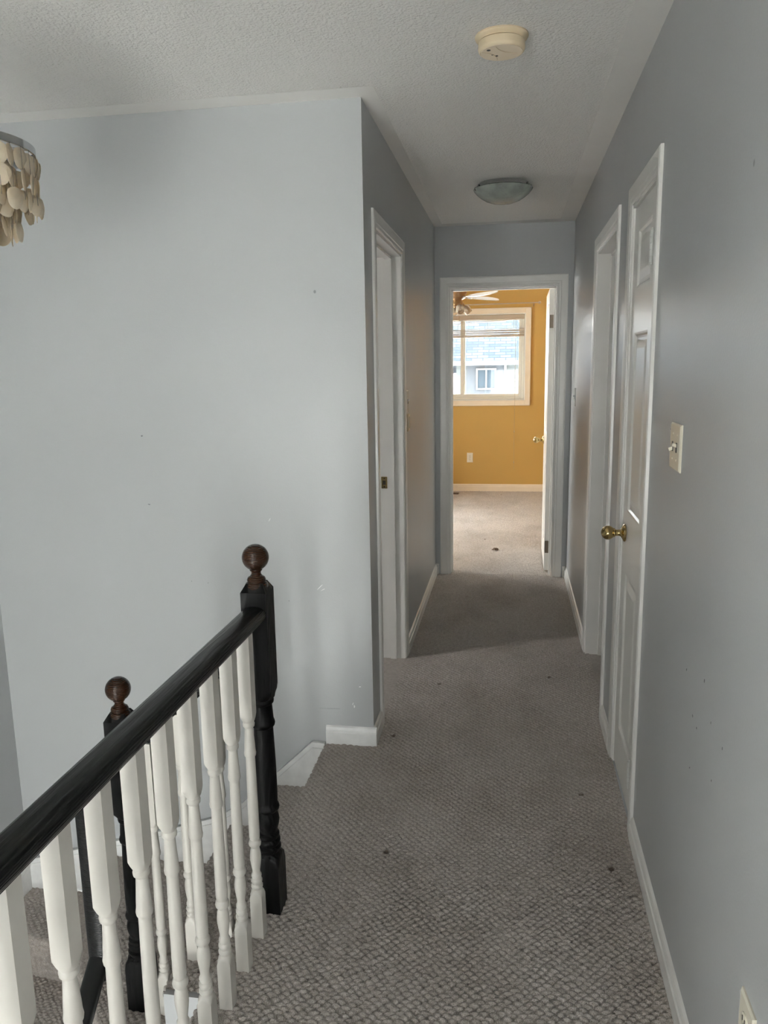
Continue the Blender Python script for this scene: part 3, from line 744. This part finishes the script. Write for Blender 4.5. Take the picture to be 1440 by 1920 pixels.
# ------------------------------------------------------------------ bedroom window
w1 = thing('window_1', ((WB[0]+WB[1])/2, YB, WB[2])); struct(w1, 'white sliding bedroom window with cream casing')
b = MB(); cw = .062
for (x0, x1, z0, z1) in ((WB[0]-cw, WB[0], WB[2]-cw, WB[3]+cw), (WB[1], WB[1]+cw, WB[2]-cw, WB[3]+cw), (WB[0], WB[1], WB[3], WB[3]+cw), (WB[0], WB[1], WB[2]-cw, WB[2])):
    b.box(x0, x1, YB-.017, YB, z0, z1, .003)
for (x0, x1, z0, z1) in ((WB[0]-cw, WB[0]-cw+.014, WB[2]-cw, WB[3]+cw), (WB[1]+cw-.014, WB[1]+cw, WB[2]-cw, WB[3]+cw), (WB[0]-cw, WB[1]+cw, WB[3]+cw-.014, WB[3]+cw), (WB[0]-cw, WB[1]+cw, WB[2]-cw, WB[2]-cw+.014)):
    b.box(x0, x1, YB-.022, YB-.016, z0, z1, .002)
b.build('window_casing', M['cream'], w1)
b = MB()                                      # reveal
b.box(WB[0]-.002, WB[0]+.012, YB-.004, YB+.16, WB[2], WB[3]); b.box(WB[1]-.012, WB[1]+.002, YB-.004, YB+.16, WB[2], WB[3])
b.box(WB[0]+.012, WB[1]-.012, YB-.004, YB+.16, WB[2], WB[2]+.012); b.box(WB[0]+.012, WB[1]-.012, YB-.004, YB+.16, WB[3]-.012, WB[3]); b.build('window_reveal', M['trim'], w1)
def sash(x0, x1, z0, z1, ya, yb, w, name, mat):
    b = MB(); b.box(x0, x0+w, ya, yb, z0, z1, .003); b.box(x1-w, x1, ya, yb, z0, z1, .003); b.box(x0+w, x1-w, ya, yb, z0, z0+w, .003); b.box(x0+w, x1-w, ya, yb, z1-w, z1, .003)
    return b.build(name, mat, w1)
vinyl = simple('window_vinyl', (.76, .74, .66), .3)
sash(WB[0]+.012, WB[1]-.012, WB[2]+.012, WB[3]-.012, YB+.07, YB+.13, .028, 'window_frame', vinyl)
for (xa, xb, ya, yb) in ((-.60, WB[1]-.04, YB+.075, YB+.098), (WB[0]+.04, -.545, YB+.102, YB+.125)):
    s_ = sash(xa, xb, WB[2]+.04, WB[3]-.04, ya, yb, .034, 'sash', vinyl)
    b = MB(); b.box(xa+.03, xb-.03, (ya+yb)/2-.002, (ya+yb)/2+.002, WB[2]+.07, WB[3]-.07); b.build('pane', M['pane'], s_)
# simple unseen windows, added to let guessed daylight in
for nm, (a0_, a1_, z0_, z1_), ax, at in (('window_unseen_2', W2, 'x', -2.65), ('window_unseen_3', W3, 'y', YF-.07), ('window_unseen_4', W4, 'y', YF-.07), ('window_unseen_5', W5, 'x', XW-.06)):
    r = thing(nm, (at if ax == 'x' else (a0_+a1_)/2, at if ax == 'y' else (a0_+a1_)/2, z0_)); struct(r)
    b = MB(); w = .045; mid = (a0_+a1_)/2
    for (p, q_, z0, z1) in ((a0_, a0_+w, z0_, z1_), (a1_-w, a1_, z0_, z1_), (a0_+w, a1_-w, z0_, z0_+w), (a0_+w, a1_-w, z1_-w, z1_), (mid-.02, mid+.02, z0_+w, z1_-w)):
        if ax == 'x': b.box(at-.03, at+.03, p, q_, z0, z1, .003)
        else: b.box(p, q_, at-.03, at+.03, z0, z1, .003)
    b.build('window_frame', M['trim'], r)
    b = MB()
    if ax == 'x': b.box(at-.002, at+.002, a0_+w, a1_-w, z0_+w, z1_-w)
    else: b.box(a0_+w, a1_-w, at-.002, at+.002, z0_+w, z1_-w)
    b.build('pane', M['pane'], r)

# raised blind hanging crooked
bl = thing('window_blind', ((WB[0]+WB[1])/2, YB+.03, WB[3]), 'cream venetian blind pulled up crookedly in the bedroom window', 'window blind')
bx0, bx1 = WB[0]+.02, WB[1]-.016
b = MB(); b.box(bx0, bx1, YB+.008, YB+.05, WB[3]-.066, WB[3]-.014, .003); b.build('headrail', M['slat'], bl)
for k in range(9):
    b = MB(); zz = 1.846+k*.0082; tl = .004*math.sin(k*2.1)
    b.prism([(bx0, zz-.001+tl), (bx1, zz-.001-tl), (bx1, zz+.0032-tl), (bx0, zz+.0032+tl)], 'y', YB+.010, YB+.058); b.build('slat', M['slat'], bl, recalc=True)
b = MB(); b.box(bx0, bx1, YB+.012, YB+.056, 1.826, 1.843, .004); b.build('bottom_rail', M['slat'], bl)
for za, zb in ((1.934, 2.018), (1.965, 2.02)):
    b = MB(); b.prism([(bx0, za), (bx1-.10, zb), (bx1-.10, zb+.004), (bx0, za+.004)], 'y', YB+.012, YB+.056); b.build('slat', M['slat'], bl, recalc=True)
for xx in (-.63, -.28, .02):
    b = MB(); b.tube([(xx, YB+.03, 1.84), (xx+.002, YB+.03, 2.03)], .0014, 6); b.build('ladder_cord', M['cord'], bl)
b = MB(); b.tube([(.045, YB+.012, 2.03), (.044, YB+.004, 1.6), (.043, YB-.026, 1.08), (.041, YB-.014, .73), (.042, YB-.014, .36), (.043, YB-.014, .27)], .0018, 6); b.build('pull_cord', M['cord'], bl)
for zz in (.725, .357):
    b = MB(); b.lathe([(.003, -.012), (.0075, -.008), (.005, .006), (.002, .013)], 10, Matrix.Translation((.0415, YB-.014, zz))); b.build('cord_tassel', M['cord'], bl)
# curtain rod
cr = thing('curtain_rod', (-.5, YB-.07, 2.2), 'thin white curtain rod above the bedroom window', 'curtain rod')
b = MB(); b.tube([(-1.5, YB-.08, 2.185), (.30, YB-.08, 2.196)], .007, 12); b.sphere((.308, YB-.08, 2.196), .017, 14, 8); b.build('rod', M['slat'], cr)
for xx in (.245, -1.42):
    b = MB(); b.box(xx-.006, xx+.006, YB-.003, YB, 2.165, 2.19, .001); b.box(xx-.005, xx+.005, YB-.082, YB-.002, 2.178, 2.186); b.lathe([(.004, 0), (.004, .003)], 8, Matrix.Translation((xx, YB-.003, 2.158)) @ Matrix.Rotation(PI/2, 4, 'X')); b.build('bracket', M['bronze'], cr)

# ------------------------------------------------------------------ switches and outlets
def plate_axes(wall):  # returns function mapping (along, out, up) to world
    return {'R': lambda a, o, u, c: (XR-o, c[0]-a, c[1]+u), 'Lw': lambda a, o, u, c: (XL+o, c[0]+a, c[1]+u), 'B': lambda a, o, u, c: (c[0]+a, YB-o, c[1]+u)}[wall]
def frame_m(wall, c):
    f = plate_axes(wall)
    o = Vector(f(0, 0, 0, c)); X = Vector(f(1, 0, 0, c))-o; Y = Vector(f(0, 1, 0, c))-o; Z = Vector(f(0, 0, 1, c))-o
    return Matrix(((X.x, Y.x, Z.x, o.x), (X.y, Y.y, Z.y, o.y), (X.z, Y.z, Z.z, o.z), (0, 0, 0, 1)))
def plate(root, T, w, h, mat):
    b = MB(); hw, hh = w/2, h/2
    r = [(hw, hh, 0), (hw, hh, .003), (hw-.004, hh-.004, .006)]
    v = []
    for a, c, y in r: v += [(-a, y, -c), (a, y, -c), (a, y, c), (-a, y, c)]
    f = [(i*4+k, i*4+(k+1) % 4, (i+1)*4+(k+1) % 4, (i+1)*4+k) for i in range(2) for k in range(4)]+[(8, 9, 10, 11), (3, 2, 1, 0)]
    b.add(v, f, False, 0, T); return b.build('cover_plate', mat, root, recalc=True)
def screws(root, T, pts, mat):
    for a, u in pts:
        b = MB(); b.lathe([(.0034, 0), (.0034, .0008), (.001, .0014)], 12, T @ Matrix.Translation((a, .006, u)) @ Matrix.Rotation(-PI/2, 4, 'X')); b.build('screw', mat, root)
def switch(wall, c, label, gangs=1, mat='ivory', group=None, up=(1, 0)):
    T = frame_m(wall, c); r = thing('light_switch', T.translation, label, 'light switch', group)
    plate(r, T, .070+.046*(gangs-1), .115, M[mat])
    for g in range(gangs):
        a = (g-(gangs-1)/2)*.046
        b = MB(); b.box(a-.0052, a+.0052, .0055, .0075, -.012, .012, 0, 0, T); b.build('toggle_slot', M['dark_slot'], r)
        b = MB(); t = up[g % 2]; s = .35 if t else -.35
        b.box(-.0042, .0042, 0, .013, -.0042, .0042, .0012, 0, T @ Matrix.Translation((a, .004, .004*(1 if t else -1))) @ Matrix.Rotation(s, 4, 'X')); b.build('toggle', M[mat], r, recalc=True)
        screws(r, T, [(a, .030), (a, -.030)], M[mat])
    return r
switch('R', (2.012, 1.308), 'ivory double light switch on the right wall, nearest the camera', 2, up=(0, 1))
switch('R', (5.16, 1.30), 'small light switch on the right wall just before the bedroom doorway', 1, 'white_plastic')
switch('Lw', (4.035, 1.333), 'light switch on the left hall wall beside the doorway casing', 1, 'white_plastic')
T = frame_m('Lw', (4.035, 1.225)); r = thing('wall_thermostat', T.translation, 'small beige cover right below the switch on the left hall wall', 'wall cover')
b = MB(); b.box(-.024, .024, 0, .012, -.045, .045, .004, 0, T); b.build('housing', M['plastic'], r, recalc=True); b = MB(); b.box(-.015, .015, .0118, .0135, -.03, .03, .001, 0, T); b.build('front', M['ivory'], r, recalc=True)
r.name = 'wall_cover'
def outlet(wall, c, label, mat):
    T = frame_m(wall, c); r = thing('wall_outlet', T.translation, label, 'outlet'); plate(r, T, .072, .116, M[mat])
    for u in (.020, -.020):
        b = MB(); b.lathe([(.0170, 0), (.0170, .0022), (.0155, .003)], 24, T @ Matrix.Translation((0, .0055, u)) @ Matrix.Rotation(-PI/2, 4, 'X') @ Matrix.Diagonal((1, .82, 1, 1))); s = b.build('socket', M[mat], r)
        b = MB()
        for dx in (-.0055, .0055): b.box(dx-.0011, dx+.0011, .0083, .0092, u-.001, u+.008, 0, 0, T)
        b.box(-.002, .002, .0083, .0092, u-.0095, u-.0055, 0, 0, T); b.build('slots', M['dark_slot'], s)
    screws(r, T, [(0, 0)], M['dark_slot'])
outlet('B', (-.480, .409), 'cream outlet low on the yellow bedroom wall', 'ivory')
outlet('R', (1.205, .408), 'ivory outlet low on the right wall at the bottom corner of the photo', 'ivory')

# ------------------------------------------------------------------ smoke detector
sd = thing('smoke_detector', (-.040, 2.475, H), 'yellowed round smoke detector on the ceiling', 'smoke detector')
T = Matrix.Translation((-.040, 2.475, H)) @ Matrix.Rotation(PI, 4, 'X')
b = MB(); b.lathe([(.076, 0), (.0765, .004), (.074, .008), (.066, .011), (.064, .014)], 48, T); b.build('mounting_base', M['plastic'], sd)
b = MB(); b.lathe([(.058, .012), (.058, .0155)], 40, T); b.build('vent_gap', M['dark_slot'], sd)
b = MB(); b.lathe([(.0635, .0155), (.0665, .017), (.0672, .034), (.0655, .040), (.0620, .0435), (.0605, .0435), (.0600, .0425)], 48, T); hs = b.build('housing', M['plastic'], sd)
b = MB(); b.lathe([(.0602, .041), (.0598, .0442)], 48, T); b.build('face', M['plastic_face'], sd)
def arc(cx, cy, r, a0, a1, n=14): return [(cx+r*math.cos(a0+(a1-a0)*i/n), cy+r*math.sin(a0+(a1-a0)*i/n)) for i in range(n+1)]
for pts in (arc(-.075, -.045, .062, math.radians(-15), math.radians(78)), arc(.055, .062, .072, math.radians(172), math.radians(262))):
    b = MB(); b.tube([(T @ Vector((p[0], -p[1] if False else p[1], .0445))) for p in pts if math.hypot(*p) < .058], .0009, 6); b.build('groove', M['plastic'], sd)
for px_, py_, rr in ((-.036, -.026, .0055), (-.014, .020, .0040), (-.026, .010, .003)):
    b = MB(); b.lathe([(rr, .0438), (rr, .0450)], 14, T @ Matrix.Translation((px_, -py_, 0))); b.build('indicator', M['dark_slot'], sd)

# ------------------------------------------------------------------ flush glass ceiling light in the hall
FX, FY = -.055, 4.36
cl = thing('ceiling_light', (FX, FY, H), 'unlit frosted glass bowl light on the hall ceiling', 'ceiling light')
T = Matrix.Translation((FX, FY, H)) @ Matrix.Rotation(PI, 4, 'X')
b = MB(); b.lathe([(.128, 0), (.131, .004), (.131, .020), (.126, .026), (.10, .028)], 48, T); b.build('pan', M['chrome'], cl)
b = MB()
outer = [(.150, .026), (.154, .029), (.150, .036), (.136, .052), (.115, .069), (.09, .084), (.06, .095), (.03, .1005), (.001, .102)]
inner = [(r_*.965, z_-.004) for r_, z_ in outer[::-1]][:-2]+[(.146, .027)]
b.lathe(outer+inner, 64, T); b.build('glass_bowl', M['alabaster'], cl)
for a in (math.radians(200), math.radians(-20), math.radians(90)):
    cx, cy = FX+.148*math.cos(a), FY+.148*math.sin(a)
    b = MB(); b.lathe([(.004, 0), (.004, .03)], 10, Matrix.Translation((FX+.134*math.cos(a), FY+.134*math.sin(a), H-.038))); b.sphere((cx, cy, H-.031), .0095, 12, 8); b.sphere((cx-.012*math.cos(a), cy-.012*math.sin(a), H-.020), .007, 12, 8)
    b.build('clip', M['chrome'], cl)

# ------------------------------------------------------------------ capiz shell chandelier over the stairs
CX, CY, CZ = -1.335, 1.80, 2.045
ch = thing('chandelier', (CX, CY, H), 'cream shell disc chandelier at the upper left edge of the photo', 'chandelier')
b = MB(); T = Matrix.Translation((CX, CY, H)) @ Matrix.Rotation(PI, 4, 'X'); b.lathe([(.062, 0), (.062, .01), (.05, .022), (.012, .028)], 32, T); b.build('canopy', M['chrome'], ch)
b = MB(); b.tube([(CX, CY, H-.02), (CX, CY, CZ+.01)], .006, 10); b.build('stem', M['chrome'], ch)
rings = [(.192, CZ, 34, 3), (.135, CZ-.012, 24, 4), (.078, CZ-.024, 14, 5), (.03, CZ-.03, 4, 6)]
for i, (R, z, n, k) in enumerate(rings[:3]):
    b = MB(); pr = [(R-.0025, -.009), (R+.0025, -.009), (R+.0025, .009), (R-.0025, .009)]; seg = 64
    v = []
    for t in range(seg):
        a = 2*PI*t/seg
        for r_, zz in pr: v.append((CX+r_*math.cos(a), CY+r_*math.sin(a), z+zz))
    f = [(t*4+j, ((t+1) % seg)*4+j, ((t+1) % seg)*4+(j+1) % 4, t*4+(j+1) % 4) for t in range(seg) for j in range(4)]
    b.add(v, f, True); b.build('ring', M['chrome'], ch, recalc=True)
b = MB()
for a in (0.3, 0.3+PI/2): b.box(-.190, .190, -.004, .004, -.003, .003, 0, 0, Matrix.Translation((CX, CY, CZ)) @ Matrix.Rotation(a, 4, 'Z'))
b.build('cross_bar', M['chrome'], ch)
def shell_mesh():
    b = MB(); n = 22; rs = (.0248, .0244, .013, .0005); v = []; f = []
    # thin slightly cupped disc in the local XZ plane, thickness in Y
    for side in (1, -1):
        for r_ in rs:
            for t in range(n):
                a = 2*PI*t/n; wob = 1+.05*math.sin(3*a)+.03*math.sin(5*a+1)
                cup = .002*(r_/.0245)**2
                th = .0006 if r_ < .0246 else .0003
                v.append((r_*wob*math.cos(a), cup+side*th, r_*wob*math.sin(a)))
    m4 = len(rs)
    for s in range(2):
        o = s*m4*n
        for i in range(m4-1):
            for t in range(n):
                q_ = (o+i*n+t, o+i*n+(t+1) % n, o+(i+1)*n+(t+1) % n, o+(i+1)*n+t); f.append(q_ if s else q_[::-1])
    for t in range(n): f.append((t, (t+1) % n, m4*n+(t+1) % n, m4*n+t))
    b.add(v, f, True); return b
proto = None; others = MB(); wires = MB(); cand = []
for (R, z, n, k) in rings:
    for s in range(n):
        a = 2*PI*s/n+.12*k
        for j in range(k):
            rr = R+random.uniform(-.003, .004)*(1+j*.5)
            p = Vector((CX+rr*math.cos(a), CY+rr*math.sin(a), z-.036-j*.0455+random.uniform(-.003, .003)))
            rot = Matrix.Rotation(a+PI/2+random.uniform(-.5, .5), 4, 'Z') @ Matrix.Rotation(random.uniform(-.12, .12), 4, 'X')
            cand.append((p, rot, R, a))
        wires.tube([(CX+R*math.cos(a), CY+R*math.sin(a), z-.005), (CX+R*math.cos(a), CY+R*math.sin(a), z-.036-(k-1)*.0455)], .0006, 5)
cand.sort(key=lambda c: -(c[0].x*1.0-.5*c[0].y))
sm = shell_mesh(); me = None
for i, (p, rot, R, a) in enumerate(cand):
    if i < 96:
        if me is None:
            o = sm.build('shell_disc', M['capiz']); me = o.data
        else: o = bpy.data.objects.new('shell_disc', me); C.objects.link(o)
        o.parent = ch; o.location = p-ch.location; o.rotation_euler = rot.to_euler()
    else:
        others.add(sm.v, sm.f, True, 0, Matrix.Translation(p) @ rot)
o = others.build('shell_discs', M['capiz'], ch); o['kind'] = 'stuff'
wires.build('wire', M['chrome'], ch)

# ------------------------------------------------------------------ bedroom ceiling fan
FNX, FNY = -.505, 7.5
cf = thing('ceiling_fan', (FNX, FNY, H), 'brass and brown ceiling fan with glass shades in the yellow bedroom', 'ceiling fan')
woodb = simple('fan_brown_metal', (.30, .20, .12), .35, .6)
T0 = Matrix.Translation((FNX, FNY, 0))
b = MB(); b.lathe([(.035, 2.40), (.065, 2.42), (.07, 2.44)], 32, T0); b.lathe([(.012, 2.27), (.012, 2.41)], 12, T0); b.build('downrod', woodb, cf)
b = MB(); b.lathe([(.05, 2.105), (.075, 2.12), (.078, 2.15), (.088, 2.165), (.092, 2.20), (.088, 2.24), (.07, 2.265), (.02, 2.275)], 36, T0); b.build('motor', woodb, cf)
b = MB(); b.lathe([(.03, 2.045), (.05, 2.052), (.055, 2.08), (.045, 2.10), (.05, 2.107)], 30, T0); b.build('light_kit', M['bronze'], cf)
for k in range(4):
    a = math.radians(45+90*k); Tb = T0 @ Matrix.Rotation(a, 4, 'Z')
    ol = [(.15, -.030), (.22, -.052), (.33, -.064), (.44, -.062), (.495, -.045), (.52, -.012), (.52, .012), (.495, .045), (.44, .062), (.33, .064), (.22, .052), (.15, .030)]
    b = MB(); b.prism(ol, 'z', 2.128, 2.134, 0, False, Tb @ Matrix.Translation((0, 0, 2.131)) @ Matrix.Rotation(math.radians(19), 4, 'X') @ Matrix.Translation((0, 0, -2.131)))
    bd = b.build('blade', M['blade'], cf, recalc=True)
    b = MB(); b.box(.06, .20, -.012, .012, 2.124, 2.129, .001, 0, Tb); b.box(.17, .215, -.028, .028, 2.122, 2.127, .001, 0, Tb); b.build('blade_bracket', M['dark_hinge'], bd)
for k in range(4):
    a = math.radians(20+90*k); Tg = T0 @ Matrix.Rotation(a, 4, 'Z') @ Matrix.Translation((.045, 0, 2.07)) @ Matrix.Rotation(math.radians(138), 4, 'Y')
    b = MB(); b.lathe([(.014, 0), (.016, .02), (.020, .032)], 16, Tg); arm = b.build('shade_holder', M['bronze'], cf)
    b = MB(); prf = [(.021, .028), (.030, .040), (.037, .060), (.038, .080), (.034, .100), (.031, .108)]; inn = [(r_-.002, z_) for r_, z_ in prf[::-1]]
    v = []; sg = 28; full = prf+inn
    for r_, z_ in full:
        for t in range(sg): v.append((r_*math.cos(2*PI*t/sg), r_*math.sin(2*PI*t/sg), z_))
    nn = len(full); f = [(i*sg+t, i*sg+(t+1) % sg, ((i+1) % nn)*sg+(t+1) % sg, ((i+1) % nn)*sg+t) for i in range(nn) for t in range(sg)]
    b.add(v, f, True, 0, Tg); b.build('glass_shade', M['smoke_glass'], arm)
    b = MB(); b.sphere((0, 0, 0), .019, 14, 10); bb2 = MB(); bb2.add(b.v, b.f, True, 0, Tg @ Matrix.Translation((0, 0, .062))); bb2.build('bulb', M['white_plastic'], arm)
b = MB(); b.tube([(FNX+.02, FNY-.03, 2.06), (FNX+.02, FNY-.03, 1.90)], .0012, 6); b.build('pull_chain', M['brass'], cf)

# ------------------------------------------------------------------ floor grille and a scrap on the carpet
gr = thing('floor_register', (-.75, YB-.21, .005), 'dark floor vent register in the carpet below the bedroom window', 'floor vent')
b = MB(); b.box(-.90, -.60, YB-.27, YB-.16, .002, .008, .002); b.build('plate', M['grille'], gr)
b = MB()
for k in range(14): b.box(-.885+k*.0205, -.875+k*.0205, YB-.255, YB-.175, .0078, .0092)
b.build('louvers', M['dark_slot'], gr)
dv = []
b = MB(); base = Vector((-.109, 6.352, .004))
for k in range(5):
    a = k*1.35; r0 = .012+.006*(k % 3); c = base+Vector((.012*math.cos(a), .010*math.sin(a), .004))
    b.add([(c.x-r0, c.y, c.z-.006), (c.x+r0*.4, c.y-r0, c.z-.004), (c.x+r0, c.y+r0*.4, c.z+.004), (c.x-r0*.2, c.y+r0*.7, c.z+.008), (c.x, c.y, c.z+.014)], [(0,1,4),(1,2,4),(2,3,4),(3,0,4),(3,2,1,0)])
tag(b.build('carpet_scrap', M['debris']), 'small dark brown scrap lying on the bedroom carpet', 'scrap')

# ------------------------------------------------------------------ outside: neighbouring houses
HY = 30.0
def hpt(px, py, d):      # metric position in the facade plane from the measured plane at 18 m
    return px*d/18, 1.517+(py-1.517)*d/18
nh = thing('house', (0, HY, -3.3), 'neighbouring house with grey shingled roof seen through the bedroom window', 'house')
x0h, x1h = -2.05, 7.0; ez = 1.60
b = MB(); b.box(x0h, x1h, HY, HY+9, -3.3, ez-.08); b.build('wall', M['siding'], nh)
b = MB(); b.prism([(HY-.35, ez), (HY+5, ez+3.7), (HY+10.3, ez), (HY+10.3, ez-.1), (HY+5, ez+3.58), (HY-.35, ez-.1)], 'x', x0h-.25, x1h+.25)
me_r = b.build('roof', M['shingle'], nh, recalc=True)
# run shingle courses up the slope: tilt the mesh coordinates' basis through a rotated child
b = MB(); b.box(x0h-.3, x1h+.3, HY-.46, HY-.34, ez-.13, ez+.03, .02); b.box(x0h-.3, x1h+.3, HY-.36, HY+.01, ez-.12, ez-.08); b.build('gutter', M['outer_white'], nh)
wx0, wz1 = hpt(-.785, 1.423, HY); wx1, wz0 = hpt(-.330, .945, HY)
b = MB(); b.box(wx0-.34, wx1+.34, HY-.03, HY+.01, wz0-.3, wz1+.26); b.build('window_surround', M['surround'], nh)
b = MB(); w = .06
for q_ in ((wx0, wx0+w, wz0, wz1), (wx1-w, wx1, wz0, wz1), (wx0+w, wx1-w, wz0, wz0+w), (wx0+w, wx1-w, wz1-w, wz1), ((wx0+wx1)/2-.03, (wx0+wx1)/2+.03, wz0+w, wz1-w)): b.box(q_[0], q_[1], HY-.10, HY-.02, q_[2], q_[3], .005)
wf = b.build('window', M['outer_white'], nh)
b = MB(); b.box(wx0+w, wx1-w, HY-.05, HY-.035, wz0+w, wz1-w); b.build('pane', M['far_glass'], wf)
b = MB(); b.tube([(wx1+.33, HY-.08, ez-.1), (wx1+.33, HY-.08, -3.2)], .05, 10); b.build('downpipe', M['outer_white'], nh)
nh2 = thing('house', (-9, 52, -3.3), 'far mauve house left of the shingled neighbour', 'house')
b = MB(); b.box(-14, -4.1, 52, 60, -3.3, .9); b.build('wall', M['siding2'], nh2)
b = MB(); b.prism([(51.5, .9), (56, 3.4), (60.5, .9), (60.5, .75), (56, 3.2), (51.5, .75)], 'x', -14.3, -3.8); b.build('roof', M['shingle'], nh2, recalc=True)
b = MB(); b.add([(-120, -120, -3.35), (120, -120, -3.35), (120, 160, -3.35), (-120, 160, -3.35)], [(0, 1, 2, 3)])
o = b.build('ground', M['ground']); struct(o, 'pale ground outside')

# ------------------------------------------------------------------ daylight
sc = bpy.context.scene
w = bpy.data.worlds.new('overcast_sky'); sc.world = w; w.use_nodes = True; nt = w.node_tree
bg = nt.nodes['Background']; tc = nt.nodes.new('ShaderNodeTexCoord'); sx = nt.nodes.new('ShaderNodeSeparateXYZ'); L(nt, tc.outputs['Generated'], sx.inputs[0])
rp = nt.nodes.new('ShaderNodeValToRGB'); rp.color_ramp.elements[0].position = 0; rp.color_ramp.elements[0].color = (.62, .615, .61, 1); rp.color_ramp.elements[1].position = .8; rp.color_ramp.elements[1].color = (1.66, 1.64, 1.61, 1)
L(nt, sx.outputs['Z'], rp.inputs['Fac']); L(nt, rp.outputs['Color'], bg.inputs['Color']); bg.inputs['Strength'].default_value = 1.0
def portal(name, loc, rot, sx_, sy_):
    l = bpy.data.lights.new(name, 'AREA'); l.shape = 'RECTANGLE'; l.size = sx_; l.size_y = sy_; l.cycles.is_portal = True
    o = bpy.data.objects.new(name, l); C.objects.link(o); o.location = loc; o.rotation_euler = rot
portal('portal_bedroom', ((WB[0]+WB[1])/2, YB+.17, (WB[2]+WB[3])/2), (-PI/2, 0, 0), WB[1]-WB[0], WB[3]-WB[2])
portal('portal_bedroom_side', (-2.71, (W2[0]+W2[1])/2, (W2[2]+W2[3])/2), (0, -PI/2, 0), W2[3]-W2[2], W2[1]-W2[0])
portal('portal_foyer', ((W3[0]+W3[1])/2, YF-.15, (W3[2]+W3[3])/2), (PI/2, 0, 0), W3[1]-W3[0], W3[3]-W3[2])

portal('portal_landing', ((W4[0]+W4[1])/2, YF-.15, (W4[2]+W4[3])/2), (PI/2, 0, 0), W4[1]-W4[0], W4[3]-W4[2])
portal('portal_stairwell', (XW-.13, (W5[0]+W5[1])/2, (W5[2]+W5[3])/2), (0, -PI/2, 0), W5[3]-W5[2], W5[1]-W5[0])

# ------------------------------------------------------------------ camera
cam = bpy.data.cameras.new('camera'); co = bpy.data.objects.new('camera', cam); C.objects.link(co); sc.camera = co
cam.sensor_fit = 'HORIZONTAL'; cam.sensor_width = 36; cam.lens = 36*1463.7/1440; cam.clip_start = .02; cam.clip_end = 500
pitch, yaw, roll, hc = -.1853, .1622, -.0169, 1.5171
cp, sp_ = math.cos(pitch), math.sin(pitch); cyw, syw = math.cos(yaw), math.sin(yaw)
fwd = Vector((-syw*cp, cyw*cp, sp_)); rt = Vector((cyw, syw, 0)); up = rt.cross(fwd)
r2 = rt*math.cos(roll)+up*math.sin(roll); u2 = -rt*math.sin(roll)+up*math.cos(roll)
co.matrix_world = Matrix(((r2.x, u2.x, -fwd.x, 0), (r2.y, u2.y, -fwd.y, 0), (r2.z, u2.z, -fwd.z, hc), (0, 0, 0, 1)))

vs = sc.view_settings; vs.view_transform = 'Standard'; vs.look = 'None'; vs.gamma = 1; vs.use_curve_mapping = False; vs.exposure = 4.28
cy = sc.cycles; cy.use_denoising = True; cy.max_bounces = 10; cy.diffuse_bounces = 7; cy.glossy_bounces = 4; cy.transmission_bounces = 6; cy.transparent_max_bounces = 12
cy.caustics_reflective = False; cy.caustics_refractive = False; cy.sample_clamp_indirect = 6
try: cy.denoiser = 'OPENIMAGEDENOISE'; cy.denoising_prefilter = 'ACCURATE'
except Exception: pass
